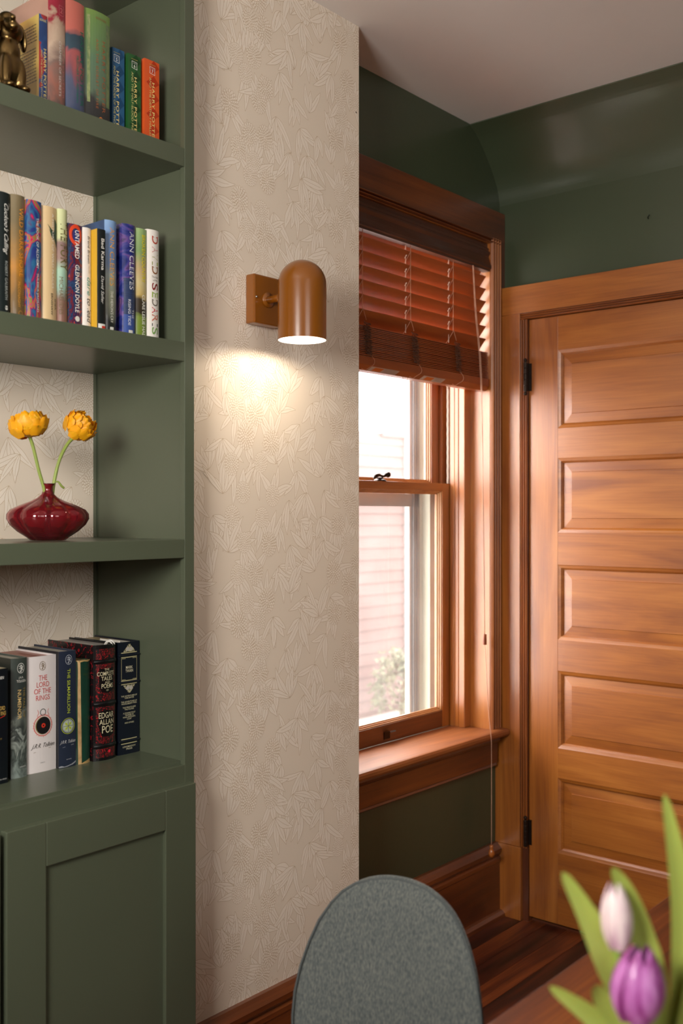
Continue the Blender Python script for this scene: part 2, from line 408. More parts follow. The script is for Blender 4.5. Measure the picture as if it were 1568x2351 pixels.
# ------------------------------------------------------------ books
def text_mesh(body, shear=0.0, off=0.0, spacing=1.0):
    cu = bpy.data.curves.new('t', 'FONT'); cu.body = body; cu.shear = shear; cu.offset = off; cu.resolution_u = 3
    cu.align_x = 'CENTER'; cu.space_character = spacing; cu.space_line = 0.82
    o = bpy.data.objects.new('t', cu); COL.objects.link(o)
    bpy.context.view_layer.update()
    dg = bpy.context.evaluated_depsgraph_get(); me = o.evaluated_get(dg).to_mesh()
    vs = [(v.co.x, v.co.y) for v in me.vertices]; fs = [tuple(p.vertices) for p in me.polygons]
    o.evaluated_get(dg).to_mesh_clear(); COL.objects.unlink(o); bpy.data.objects.remove(o); bpy.data.curves.remove(cu)
    return vs, fs
class Book:
    def __init__(s, name, label, x0, w, h, y, z, d, cov, group, bulge=0.003, page=(226, 214, 190), soft=False, pages_inset=0.004, side=None):
        s.w, s.h, s.d, s.bulge = w, h, d, bulge
        s.x0, s.y, s.z = x0, y, z
        s.root = thing(name, label, 'book', (x0+w/2, y+d/2, z), group)
        s.t = 0.0008 if soft else 0.0026
        N = 10; t = s.t
        out = [(0, d), (0, bulge)]+[(w*i/N, s.f(i/N)) for i in range(1, N)]+[(w, bulge), (w, d)]
        inn = [(w-t, d), (w-t, bulge+t)]+[(t+(w-2*t)*(1-i/N), s.f(1-i/N)+t) for i in range(1, N)]+[(t, bulge+t), (t, d)]
        bm = bmesh.new(); pts = out+inn
        n = len(out); V0 = [bm.verts.new((x0+p[0], y+p[1], z)) for p in pts]; V1 = [bm.verts.new((x0+p[0], y+p[1], z+h)) for p in pts]
        m = len(pts)
        for i in range(m):
            j = (i+1) % m; f = bm.faces.new((V0[i], V0[j], V1[j], V1[i]))
            if side is not None and i == 0: f.material_index = 1
        for i in range(n-1):
            a, b2, c, e = i, i+1, m-2-i, m-1-i
            bm.faces.new((V0[a], V0[b2], V0[c], V0[e])); bm.faces.new((V1[a], V1[b2], V1[c], V1[e]))
        s.cover = obj('cover', bm, [cov]+([side] if side is not None else []), s.root)
        pi = 0.0006 if soft else pages_inset
        pm = swirl('page_edges_%d_%d_%d' % page, [(0.3, tuple(int(v*0.86) for v in page)), (0.7, page)], (700, 3, 3), 0.2, 2, rough=0.8)
        obj('pages', B(x0+t, x0+w-t, y+bulge+t+0.001, y+d-pi, z+pi, z+h-pi), pm, s.root)
    def f(s, u): return s.bulge*(2*u-1)**2
    def P(s, u, v, e=0.0004):
        return (s.x0+u*s.w, s.y+s.f(min(max(u, 0), 1))-e, s.z+s.h*(1-v))
    def text(s, body, u0, u1, v0, v1, rgb, vertical=True, shear=0.0, off=0.0, name='title_lettering', spacing=1.0, metal=0.0, e=0.0006):
        vs, fs = text_mesh(body, shear, off, spacing)
        xs = [p[0] for p in vs]; ys = [p[1] for p in vs]; ax, bx, ay, by = min(xs), max(xs), min(ys), max(ys)
        bm = bmesh.new(); V = []
        for (px, py) in vs:
            a = (px-ax)/max(bx-ax, 1e-6); b = (py-ay)/max(by-ay, 1e-6)
            if vertical: u, v = u0+(u1-u0)*b, v0+(v1-v0)*a
            else: u, v = u0+(u1-u0)*a, v1+(v0-v1)*b
            V.append(bm.verts.new(s.P(u, v, e)))
        for f in fs:
            try: bm.faces.new([V[i] for i in f])
            except ValueError: pass
        m = pmat('ink_%d_%d_%d_%d' % (rgb+(int(metal*10),)), rgb, 0.4, metal=metal)
        return obj(name, bm, m, s.root)
    def patch(s, u0, u1, v0, v1, mat, name='printed_band', e=0.0003, n=8):
        bm = bmesh.new(); R = []
        for i in range(n+1):
            u = u0+(u1-u0)*i/n; R.append((bm.verts.new(s.P(u, v0, e)), bm.verts.new(s.P(u, v1, e))))
        for i in range(n): bm.faces.new((R[i][0], R[i+1][0], R[i+1][1], R[i][1]))
        return obj(name, bm, mat, s.root)
    def uvmesh(s, faces, mat, name, e):
        """flat print given in (u, v), cut into strips so that it follows the rounded spine"""
        bm = bmesh.new()
        for p in faces:
            try: bm.faces.new([bm.verts.new((u, 0, v)) for u, v in p])
            except ValueError: pass
        bmesh.ops.triangulate(bm, faces=bm.faces)
        if s.bulge > 0.001:
            for k in range(1, 12):
                bmesh.ops.bisect_plane(bm, geom=bm.verts[:]+bm.edges[:]+bm.faces[:], plane_co=(k/12, 0, 0), plane_no=(1, 0, 0))
        for v in bm.verts: v.co = s.P(v.co.x, v.co.z, e)
        return obj(name, bm, mat, s.root)
    def poly(s, pts, mat, name='printed_motif', e=0.0004):
        return s.uvmesh(pts, mat, name, e)
    def disc(s, uc, vc, r, mat, inner=0.0, name='emblem', e=0.0005, n=28, sx=1.0):
        ang = [2*PI*k/n for k in range(n)]
        A = [(uc+math.cos(a)*r*sx/s.w, vc+math.sin(a)*r/s.h) for a in ang]
        if inner:
            C = [(uc+math.cos(a)*inner*sx/s.w, vc+math.sin(a)*inner/s.h) for a in ang]
            return s.uvmesh([(A[k], A[(k+1) % n], C[(k+1) % n], C[k]) for k in range(n)], mat, name, e)
        return s.uvmesh([A], mat, name, e)
    def line(s, pts, wd, mat, name='printed_line', e=0.0006):
        """thin printed stroke through (u,v) points, width in metres"""
        bm = bmesh.new()
        for i in range(len(pts)-1):
            (u0, v0), (u1, v1) = pts[i], pts[i+1]
            dx, dz = (u1-u0)*s.w, (v1-v0)*s.h; L = math.hypot(dx, dz) or 1
            nx, nz = -dz/L*wd/2/s.w, dx/L*wd/2/s.h
            bm.faces.new([bm.verts.new(s.P(u, v, e)) for u, v in ((u0-nx, v0-nz), (u1-nx, v1-nz), (u1+nx, v1+nz), (u0+nx, v0+nz))])
        return obj(name, bm, mat, s.root)
    def monogram(s, uc, vc, r, mat):
        s.disc(uc, vc, r, mat, r*0.9, sx=0.8)
        q = lambda a, b: (uc+a*r/s.w, vc+b*r/s.h)
        s.line([q(0, -.7), q(0, .75)], r*.13, mat, 'emblem_stroke')
        s.line([q(-.45, -.35), q(.1, -.5), q(.45, -.25), q(.1, 0), q(.5, .45)], r*.12, mat, 'emblem_stroke')
        s.line([q(-.45, .05), q(0, -.1), q(.4, .05)], r*.1, mat, 'emblem_stroke')
        s.line([q(-.3, .5), q(0, .75), q(.1, .3)], r*.1, mat, 'emblem_stroke')

S1, S2, CT = 2.182, 1.763, 0.853
G1, G2, G4 = 'books on the top shelf', 'books on the second shelf', 'large books on the counter'
mt = lambda n, c, r=0.4: pmat(n, c, r)
# ---- top shelf
blue_red = swirl('red_and_blue_print', [(0.42, (150, 40, 44)), (0.46, (38, 74, 128)), (0.6, (30, 60, 110))], (40, 40, 26), 0.6, 1)
yel = swirl('yellow_back_cover_print', [(0.3, (176, 132, 48)), (0.5, (196, 168, 84)), (0.7, (214, 184, 98))], (10, 10, 8), 0.8, 2)
b = Book('paperback_book', 'thin paperback with blue and red spine and yellow cover beside the gold dog', 1.1374, 0.0186, 0.1825, 1.735, S1, 0.131, blue_red, G1, 0.0012, soft=True, side=yel)
b.text('ROWLING', 0.1, 0.85, 0.05, 0.075, (214, 200, 130), False, name='author_lettering')
b.text('HARRY POTTER', 0.52, 0.86, 0.36, 0.93, (226, 206, 130), shear=0.0, off=0.004)
b.text("AND THE SORCERER'S STONE", 0.2, 0.38, 0.38, 0.90, (196, 180, 120))
# back-cover copy: rows of small printed words on the yellow side
ink = mt('cover_copy_ink', (88, 70, 40)); bm = bmesh.new(); random.seed(5)
for grp, (za, n) in enumerate(((0.163, 6), (0.117, 6), (0.078, 5))):
    for r in range(n):
        z = S1+za-r*0.0062; yy = 1.738+random.uniform(0.004, 0.008)
        while yy < 1.82:
            L = random.uniform(0.003, 0.009)
            bm.faces.new([bm.verts.new((1.1371, p[0], p[1])) for p in ((yy, z), (yy+L, z), (yy+L, z+0.0018), (yy, z+0.0018))]); yy += L+0.0016
obj('back_cover_copy', bm, ink, b.root)
random.seed(7)
red_art = swirl('red_and_beige_painterly_print', [(0.05, (96, 78, 72)), (0.25, (146, 92, 78)), (0.42, (120, 98, 90)), (0.6, (186, 162, 140)), (0.78, (170, 140, 120)), (0.84, (140, 20, 44)), (1.0, (150, 24, 50))], (16, 16, 14), 2.2, 3, vert=(-0.0, 0.232, 0.55))
pinkside = swirl('dusty_pink_cover_print', [(0.35, (150, 112, 98)), (0.6, (184, 142, 124))], (9, 9, 9), 0.5, 2)
b = Book('hardcover_book', 'tall book with crimson top and beige painted spine on the top shelf', 1.1572, 0.0392, 0.236, 1.73, S1, 0.15, red_art, G1, 0.005, side=pinkside)
b.text('CHAMBER OF SECRETS', 0.55, 0.68, 0.40, 0.86, (206, 196, 190)); b.text('HARRY POTTER', 0.78, 0.90, 0.42, 0.87, (176, 110, 110))
b.text('2', 0.62, 0.78, 0.12, 0.16, (200, 110, 110), False, name='volume_number'); b.line([(.55, .10), (.85, .10), (.85, .18), (.55, .18), (.55, .10)], 0.0007, mt('pink_ink', (196, 110, 116)))
coral = swirl('coral_and_slate_painterly_print', [(0.0, (52, 70, 100)), (0.3, (80, 84, 108)), (0.42, (132, 76, 82)), (0.52, (160, 82, 82)), (0.58, (48, 70, 84)), (0.74, (42, 64, 78)), (0.8, (186, 98, 86)), (1.0, (180, 96, 82))], (16, 16, 9), 1.6, 2, vert=(0.0, 0.235, 0.55))
b = Book('hardcover_book', 'tall hardcover with coral and slate blue spine on the top shelf', 1.1976, 0.0435, 0.2345, 1.73, S1, 0.15, coral, G1, 0.005)
b.text('HARRY POTTER', 0.72, 0.93, 0.24, 0.88, (28, 104, 84), off=0.004); b.text('PRISONER OF AZKABAN', 0.5, 0.62, 0.46, 0.86, (36, 112, 92))
b.poly([[(0.68, .955), (0.76, .925), (0.84, .955), (.81, .99), (.71, .99)]], mt('green_ink', (24, 130, 88)))
grn_art = swirl('mossy_green_painterly_print', [(0.0, (36, 38, 40)), (0.22, (48, 48, 48)), (0.29, (88, 108, 88)), (0.6, (88, 118, 90)), (0.9, (100, 132, 72)), (1.0, (112, 140, 66))], (14, 14, 10), 1.2, 3, vert=(0.0, 0.237, 0.35))
b = Book('hardcover_book', 'widest hardcover, mossy green with faint orange lettering, top shelf', 1.2445, 0.0647, 0.2371, 1.735, S1, 0.155, grn_art, G1, 0.006)
b.text('HARRY POTTER', 0.64, 0.77, 0.24, 0.86, (160, 92, 58), spacing=1.2); b.text('AND THE GOBLET OF FIRE', 0.40, 0.49, 0.24, 0.84, (158, 96, 60), spacing=1.2)
b.text('ROWLING', 0.4, 0.8, 0.05, 0.07, (150, 100, 60), False, name='author_lettering')
oi = mt('orange_ink', (214, 120, 44)); b.line([(.5, .985), (.5, .93), (.68, .93), (.68, .985)], 0.0018, oi); b.line([(.46, .93), (.59, .905), (.72, .93)], 0.0018, oi)
b.patch(0.82, 0.97, 0.08, 0.8, swirl('pale_moss_print', [(0.3, (84, 110, 78)), (0.7, (122, 136, 88))], (60, 60, 30), 2, 3), 'printed_column')
b.patch(0.10, 0.20, 0.05, 0.8, swirl('cream_ruffle_print', [(0.3, (92, 118, 76)), (0.7, (150, 156, 104))], (60, 60, 40), 2, 3), 'printed_column')
def trio(x0, w, h, y, base, dark, num, sub, label, ux):
    b = Book('paperback_book', label, x0, w, h, y, S1, 0.13, mt('paper_'+num, base, 0.38), G1, 0.0006, soft=True)
    P = []
    for k in range(6):
        c = 0.02+k*0.18
        P.append([(0.12+0.2*((k+int(num)) % 2), c+.06), (0.62, c-0.03), (0.99, c+0.045), (0.5, c+0.13)])
    b.poly(P, mt('diamond_'+num, dark, 0.38), 'diamond_pattern', e=0.0002)
    wi = mt('white_ink', (222, 222, 214)); a, c = ux
    b.line([(a, .075), (c, .08), (c-.02, .118), (c, .158), (a, .15), (a+.02, .11), (a, .075)], 0.0009, wi, 'number_frame')
    b.text(num, a+(c-a)*.38, a+(c-a)*.66, .108, .142, (230, 230, 222), False, off=0.006, name='volume_number')
    b.text('YEAR', a+(c-a)*.22, a+(c-a)*.8, .09, .1, (200, 200, 196), False, name='volume_word')
    b.text('ROWLING', a-.02, c+.05, .045, .056, (190, 170, 90), False, name='author_lettering')
    b.text('HARRY POTTER', a+(c-a)*.45, a+(c-a)*.95, .25, .93, (232, 206, 128), off=0.006, spacing=1.1)
    b.text(sub, a-.03, a+(c-a)*.3, .20, .95, (196, 190, 120))
trio(1.3265, 0.0316, 0.1891, 1.755, (36, 84, 122), (12, 62, 98), '5', 'AND THE ORDER OF THE PHOENIX', 'blue paperback with a diamond pattern spine, beside the green one', (0.12, 0.55))
trio(1.3634, 0.0348, 0.1880, 1.75, (34, 84, 40), (14, 60, 26), '6', 'AND THE HALF-BLOOD PRINCE', 'dark green paperback between the blue and the orange one', (0.28, 0.68))
trio(1.4037, 0.0405, 0.1894, 1.745, (208, 84, 36), (176, 52, 18), '7', 'AND THE DEATHLY HALLOWS', 'bright orange paperback at the right end of the top shelf', (0.34, 0.68))

# ---- second shelf
K = lambda *a, **k: Book(*a, **k)
b = Book('hardcover_book', 'black hardcover with white script lettering at left frame edge', 1.0420, 0.0346, 0.2357, 1.735, S2, 0.155, mt('black_green_cover', (28, 36, 36), 0.3), G2, 0.005)
b.text('The', 0.86, 0.96, 0.08, 0.125, (214, 214, 206), shear=0.4); b.text("Cuckoo's Calling", 0.48, 0.86, 0.09, 0.50, (232, 232, 224), shear=0.55, off=0.004)
b.text('ROBERT GALBRAITH', 0.62, 0.80, 0.55, 0.86, (176, 184, 180), name='author_lettering'); b.disc(0.72, 0.925, 0.0042, mt('white_ink', (222, 222, 214))); b.text('M', .6, .84, .915, .935, (28, 36, 36), False, name='publisher_mark', e=0.0009)
brn = swirl('amber_and_olive_print', [(0.0, (104, 84, 54)), (0.2, (120, 90, 44)), (0.4, (176, 120, 42)), (0.55, (150, 112, 56)), (0.75, (112, 98, 68)), (1.0, (124, 110, 82))], (22, 22, 12), 1.6, 3, vert=(0, .2375, .3))
b = Book('hardcover_book', 'brown and amber hardcover with orange title, second shelf', 1.0786, 0.0296, 0.2375, 1.735, S2, 0.155, brn, G2, 0.005)
b.text('WILD DARK SHORE', 0.5, 0.84, 0.10, 0.655, (226, 148, 44), off=0.006); b.text('McCONAGHY', 0.42, 0.58, 0.70, 0.905, (214, 150, 60), name='author_lettering'); b.text('CHARLOTTE', 0.76, 0.90, 0.70, 0.89, (180, 136, 60), name='author_lettering')
b.disc(0.62, 0.95, 0.0048, mt('gold_ink', (200, 140, 60)), 0.004)
alch = swirl('marbled_magenta_blue_green_print', [(0.3, (30, 50, 120)), (0.38, (36, 100, 140)), (0.44, (84, 40, 96)), (0.48, (206, 20, 80)), (0.53, (90, 138, 60)), (0.57, (206, 24, 60)), (0.61, (40, 110, 146)), (0.68, (30, 40, 120)), (0.76, (236, 20, 150))], (16, 16, 9), 4, 1.2)
b = Book('hardcover_book', 'marbled magenta, blue and green hardcover, second shelf', 1.1092, 0.0320, 0.2333, 1.73, S2, 0.155, alch, G2, 0.004)
b.text('THE BOOK OF ALCHEMY', 0.58, 0.76, 0.14, 0.56, (226, 226, 220), off=0.004); b.text('SULEIKA JAOUAD', 0.58, 0.76, 0.60, 0.92, (216, 216, 214), off=0.004, name='author_lettering')
hist = swirl('cream_aged_print', [(0.0, (196, 166, 122)), (0.5, (214, 186, 140)), (1.0, (206, 176, 132))], (12, 12, 8), 0.5, 2)
b = Book('hardcover_book', 'cream hardcover with a dark green leaf on the spine', 1.1425, 0.0382, 0.2311, 1.735, S2, 0.155, hist, G2, 0.006)
b.poly([[(0.98, .34), (0.80, .27), (0.60, .22), (0.35, .15), (0.62, .195), (0.76, .21), (.84, .16), (.80, .09), (.92, .11), (.99, .13)], [(.45, .19), (.62, .22), (.78, .28), (.6, .255)]], mt('leaf_green_ink', (34, 66, 48)))
b.text('A HISTORY OF WILD PLACES', 0.62, 0.76, 0.055, 0.69, (236, 230, 214), off=0.002); b.text('ERNSHAW', 0.56, 0.68, 0.735, 0.92, (40, 36, 30), off=0.003, name='author_lettering'); b.text('SHEA', 0.80, 0.91, 0.775, 0.87, (40, 36, 30), off=0.003, name='author_lettering')
fury = swirl('pale_lime_to_dusk_print', [(0.0, (140, 100, 88)), (0.22, (128, 98, 84)), (0.34, (144, 176, 160)), (0.48, (156, 190, 166)), (0.56, (148, 120, 112)), (0.70, (134, 108, 104)), (0.755, (196, 200, 150)), (1.0, (206, 212, 160))], (20, 20, 20), 0.8, 2, vert=(0, .233, .08))
b = Book('hardcover_book', 'narrow hardcover fading from pale lime to dusky brown', 1.1818, 0.0220, 0.2329, 1.735, S2, 0.155, fury, G2, 0.004)
b.text('THE FURY', 0.2, 0.95, 0.105, 0.52, (92, 84, 34), off=0.002); b.text('MICHAELIDES', 0.1, 0.45, 0.58, 0.90, (110, 92, 60), name='author_lettering'); b.text('ALEX', 0.72, 0.95, 0.65, 0.78, (96, 84, 56), name='author_lettering')
unt = swirl('red_navy_marbled_print', [(0.3, (26, 28, 60)), (0.40, (40, 70, 110)), (0.46, (34, 40, 84)), (0.52, (130, 34, 30)), (0.56, (60, 30, 60)), (0.62, (30, 44, 90)), (0.68, (204, 66, 34)), (0.75, (30, 34, 70))], (30, 30, 16), 3, 3)
b = Book('hardcover_book', 'navy and red marbled paperback with bold white title', 1.2076, 0.0345, 0.2106, 1.74, S2, 0.15, unt, G2, 0.003, soft=True)
b.disc(0.5, 0.10, 0.021, mt('orange_red_ink', (216, 68, 34)), 0.013, sx=.7, e=0.0003); b.disc(0.55, 0.11, 0.0125, mt('indigo_ink', (46, 52, 112)), sx=.7, e=0.0003)
b.text('UNTAMED', 0.44, 0.76, 0.055, 0.325, (238, 234, 228), off=0.014); b.text('GLENNON DOYLE', 0.46, 0.76, 0.385, 0.84, (238, 234, 228), off=0.012, name='author_lettering')
b.disc(0.62, 0.90, 0.0056, mt('white_ink', (222, 222, 214)))
b = Book('paperback_book', 'slim white book with teal script title, second shelf', 1.2429, 0.0205, 0.2099, 1.74, S2, 0.15, mt('white_cover', (226, 220, 212)), G2, 0.003, soft=True)
b.text('Brené Brown', 0.52, 0.80, 0.08, 0.345, (40, 50, 52), shear=0.2, name='author_lettering'); b.text('PHD, LMSW', 0.6, 0.74, 0.37, 0.44, (150, 160, 160), shear=.2, name='author_lettering')
b.text('dare', 0.45, 0.95, 0.48, 0.655, (66, 152, 140), shear=0.3); b.text('to lead', 0.45, 0.98, 0.685, 0.925, (36, 40, 44), shear=0.3)
b = Book('paperback_book', 'black spined paperback with mustard yellow cover, second shelf', 1.2650, 0.0205, 0.2083, 1.722, S2, 0.14, mt('black_cover', (26, 30, 30), 0.3), G2, 0.002, soft=True, side=mt('mustard_cover', (206, 160, 40), .4))
b.text('Bad Karma', 0.42, 0.82, 0.09, 0.40, (232, 230, 222), off=0.012); b.text('David Safier', 0.42, 0.76, 0.455, 0.73, (220, 220, 214), shear=0.3, name='author_lettering')
b.patch(0.1, 0.95, 0.925, 0.985, mt('white_ink', (222, 222, 214)), 'publisher_block'); b.patch(0.5, 0.95, 0.945, 0.985, mt('red_ink', (206, 54, 36)), 'publisher_block', e=0.0006)
her = swirl('sky_blue_to_dark_print', [(0.0, (24, 28, 28)), (0.10, (36, 40, 36)), (0.16, (108, 112, 96)), (0.35, (142, 146, 124)), (0.5, (150, 162, 156)), (0.62, (108, 134, 172)), (0.85, (110, 142, 190)), (1.0, (130, 164, 206))], (24, 24, 24), 0.8, 2, vert=(0, .236, .12))
b = Book('hardcover_book', 'light blue hardcover fading to grey with orange author name', 1.2949, 0.0300, 0.2362, 1.735, S2, 0.155, her, G2, 0.005, side=swirl('deep_blue_cover_print', [(.3, (20, 50, 90)), (.7, (44, 96, 150))], (12, 12, 12), 1, 3))
b.text('ANN CLEEVES', 0.34, 0.72, 0.065, 0.575, (222, 162, 74), name='author_lettering'); b.text("THE HERON'S CRY", 0.40, 0.62, 0.62, 0.90, (224, 222, 210)); b.patch(0.36, 0.66, 0.935, 0.965, mt('white_ink', (222, 222, 214)), 'publisher_block')
ris = swirl('violet_and_navy_cloud_print', [(0.3, (16, 22, 76)), (0.42, (28, 40, 112)), (0.5, (52, 56, 132)), (0.58, (104, 74, 138)), (0.66, (60, 44, 96)), (0.76, (150, 110, 150))], (18, 18, 30), 1.5, 4)
b = Book('hardcover_book', 'violet and navy cloud patterned hardcover, second shelf', 1.3400, 0.0335, 0.2383, 1.735, S2, 0.155, ris, G2, 0.005, side=ris)
b.patch(0.08, 0.95, 0.48, 0.80, swirl('dark_water_print', [(0.0, (22, 26, 44)), (0.5, (50, 66, 104)), (1, (26, 28, 40))], (20, 20, 300), 0.5, 3), 'printed_panel'); b.patch(0.08, 0.95, 0.80, 0.99, mt('blue_ink', (58, 82, 150)), 'printed_panel')
b.text('ANN CLEEVES', 0.46, 0.84, 0.065, 0.575, (226, 228, 232), name='author_lettering'); b.text('RISING TIDE', 0.36, 0.56, 0.665, 0.895, (222, 224, 228)); b.text('THE', 0.66, 0.84, 0.75, 0.83, (222, 224, 228)); b.patch(0.4, 0.75, 0.935, 0.975, mt('white_ink', (222, 222, 214)), 'publisher_block')
bro = swirl('meadow_green_and_gold_print', [(0.0, (112, 134, 44)), (0.20, (120, 140, 56)), (0.24, (52, 44, 30)), (0.34, (60, 50, 34)), (0.38, (196, 170, 104)), (0.5, (202, 186, 132)), (0.62, (190, 164, 118)), (0.8, (128, 158, 100)), (1.0, (150, 178, 118))], (30, 30, 20), 1, 2, vert=(0, .238, .14))
b = Book('hardcover_book', 'green and gold meadow hardcover with yellow title', 1.3786, 0.0293, 0.2378, 1.74, S2, 0.155, bro, G2, 0.004)
b.text('BROKEN COUNTRY', 0.46, 0.80, 0.055, 0.485, (224, 206, 20), off=0.012); b.text('CLARE LESLIE HALL', 0.48, 0.76, 0.595, 0.985, (236, 234, 222), off=0.008, name='author_lettering')
b = Book('hardcover_book', 'white hardcover with multicoloured letters at the right end', 1.4091, 0.0335, 0.2419, 1.74, S2, 0.155, mt('white_cover_warm', (232, 226, 218)), G2, 0.005)
for ch, v0, v1, c in (('D', .055, .125, (178, 58, 30)), ('A', .15, .205, (214, 160, 156)), ('V', .215, .27, (190, 186, 150)), ('I', .285, .315, (140, 150, 60)), ('D', .325, .395, (140, 84, 40)), ('S', .475, .54, (130, 34, 30)), ('E', .555, .605, (140, 170, 60)), ('D', .62, .68, (120, 112, 100)), ('A', .69, .745, (206, 50, 66)), ('R', .755, .82, (196, 120, 100)), ('I', .835, .86, (70, 70, 76)), ('S', .87, .935, (120, 160, 84))):
    b.text(ch, 0.32, 0.82, v0, v1, c, off=0.006, name='title_letter')
b.text('The Best', 0.30, 0.85, 0.412, 0.428, (130, 120, 112), False); b.text('of Me', 0.38, 0.78, 0.442, 0.458, (130, 120, 112), False)
# a blank sheet standing behind the shorter books
bm = B(1.233, 1.2336, 1.80, 1.905, S2, S2+0.232); tag(obj('paper_sheet', bm, mt('white_sheet', (206, 204, 202), .7)), 'blank white sheet standing behind the slim white book, second shelf', 'paper')

# ---- counter
b = Book('hardcover_book', 'black book with gold and red lettering cut by left frame edge', 1.0963, 0.0356, 0.2294, 1.835, CT, 0.15, mt('near_black_cover', (14, 20, 26), 0.3), G4, 0.002, page=(206, 190, 150), soft=True)
b.text('TOLKIEN', 0.06, 0.72, 0.065, 0.09, (232, 232, 224), False, name='author_lettering', off=0.006); b.text('THE LORD', 0.05, 0.80, 0.325, 0.36, (206, 170, 90), False, off=.006); b.text('OF THE RINGS', 0.05, 0.86, 0.37, 0.405, (206, 170, 90), False, off=.006)
b.line([(.2, .41), (.5, .425), (.8, .41)], .0012, mt('red_ink', (206, 54, 36))); b.text('POEMS', .3, .6, .6, .615, (130, 110, 60), False); b.text('HOUGHTON MIFFLIN', 0.1, 0.9, 0.955, 0.967, (190, 190, 186), False, name='publisher_lettering')
num = swirl('storm_wave_grey_print', [(0.0, (130, 142, 136)), (0.18, (60, 68, 64)), (0.28, (150, 158, 150)), (0.36, (52, 58, 56)), (0.5, (108, 114, 106)), (0.58, (48, 56, 54)), (0.75, (52, 60, 58)), (1.0, (64, 72, 66))], (26, 26, 14), 2.6, 4, vert=(0, .244, .55))
b = Book('hardcover_book', 'dark grey storm print book with gold title, on the counter', 1.1491, 0.0372, 0.2440, 1.85, CT, 0.16, num, G4, 0.004, page=(206, 196, 176), side=mt('dark_olive_cover', (40, 42, 36)))
wi = mt('white_ink', (222, 222, 214)); b.monogram(0.56, 0.085, 0.0105, wi)
b.text('J.R.R.', 0.42, 0.72, 0.155, 0.175, (214, 214, 206), False, name='author_lettering'); b.text('TOLKIEN', 0.30, 0.88, 0.182, 0.203, (214, 214, 206), False, name='author_lettering', off=.006)
b.text('THE FALL OF', 0.70, 0.84, 0.245, 0.50, (150, 126, 66)); b.text('NUMENOR', 0.36, 0.58, 0.265, 0.51, (206, 176, 116), off=.008); b.text('HARPER', .5, .9, .905, .915, (220, 220, 214), False, name='publisher_lettering')
b = Book('hardcover_book', 'thick white hardcover with red title and black disc, on the counter', 1.1902, 0.0700, 0.2416, 1.857, CT, 0.15, mt('white_jacket', (222, 214, 212), 0.35), G4, 0.0035, page=(176, 110, 92), side=mt('black_cover2', (24, 22, 24)))
gi = mt('bronze_ink', (120, 96, 60)); b.monogram(0.50, 0.085, 0.0095, gi)
for tx, u0, u1, v0, v1 in (('THE', .37, .66, .165, .21), ('LORD', .30, .73, .222, .267), ('OF THE', .22, .80, .279, .324), ('RINGS', .28, .75, .336, .381)):
    b.text(tx, u0, u1, v0, v1, (200, 74, 70), False)
ri = mt('salmon_ink', (214, 120, 108)); bk = mt('ink_black', (24, 22, 24)); go = mt('gold_ink2', (150, 128, 70))
b.disc(0.52, 0.60, 0.0225, ri, 0.0205); b.disc(0.52, 0.60, 0.0185, go, sx=.98, e=0.0006); b.disc(0.53, 0.60, 0.0178, bk, sx=.96, e=0.0008); b.disc(0.525, 0.60, 0.0048, mt('red_ink', (206, 54, 36)), e=0.001); b.disc(0.525, 0.60, 0.0018, bk, e=0.0012)
b.disc(0.515, 0.485, 0.0074, mt('grey_ink', (90, 88, 84)), 0.0058, sx=.95)
random.seed(9)
for k in range(26):
    a = 2*PI*k/26; r0, r1 = 0.0195, random.uniform(.0225, .0255)
    b.line([(0.52+math.cos(a)*r0/.07, .60+math.sin(a)*r0/.2416), (0.52+math.cos(a+.12)*r1/.07, .60+math.sin(a+.12)*r1/.2416)], .0008, ri, 'flame_stroke', e=.0005)
for sg in (-1, 1):
    b.line([(0.52+sg*.17, .53), (0.52+sg*.20, .51), (.52+sg*.15, .49), (.52+sg*.19, .46)], .0010, ri, 'flame_stroke')
b.text('J.R.R. Tolkien', 0.12, 0.93, 0.752, 0.80, (70, 62, 56), False, shear=0.6, name='signature'); b.line([(.2, .825), (.8, .80)], .0006, gi); b.text('HOUGHTON', .42, .58, .915, .922, (110, 110, 110), False, name='publisher_lettering')
random.seed(7)
silm = mt('navy_jacket', (34, 42, 60), 0.4)
b = Book('hardcover_book', 'navy hardcover with lime green title and round emblem', 1.2612, 0.0425, 0.2467, 1.85, CT, 0.155, silm, G4, 0.002, page=(200, 190, 170), side=mt('dark_cloth', (30, 30, 34)))
b.monogram(0.55, 0.075, 0.0105, mt('silver_ink', (170, 174, 182))); li = mt('lime_ink', (168, 182, 52))
b.text('THE SILMARILLION', 0.46, 0.64, 0.155, 0.535, (176, 190, 60), off=.004)
b.disc(0.52, 0.645, 0.0170, li, 0.0158, e=.0005); b.disc(.52, .645, .0142, mt('silver_ink', (170, 174, 182)), 0.0128); b.disc(.52, .645, .0122, mt('pale_sage_ink', (176, 188, 160)), e=.0004)
for k in range(4):
    a = PI/4+k*PI/2; q = lambda aa, r: (.52+math.cos(aa)*r/.0425, .645+math.sin(aa)*r/.2467)
    b.poly([[q(a, .001), q(a-.35, .007), q(a, .0115), q(a+.35, .007)]], li, 'emblem_petal', e=.0007)
    b.line([q(a+PI/4, 0), q(a+PI/4, .012)], .0007, mt('navy_ink', (30, 40, 60)), 'emblem_stroke', e=.0008)
b.text('J.R.R. Tolkien', 0.05, 0.97, 0.765, 0.80, (196, 196, 196), False, shear=0.6, name='signature'); b.line([(.2, .825), (.85, .81)], .0006, mt('silver_ink', (170, 174, 182))); b.text('unwin', .42, .7, .925, .935, (190, 190, 196), False, name='publisher_lettering')
b.poly([[(0, .985), (.15, .98), (.3, .99), (.5, .985), (.7, .978), (.9, .965), (1, .955), (1, .97), (.8, .985), (.4, .995), (0, .995)]], mt('scuffed_edge', (150, 152, 158)), 'scuffed_edge')
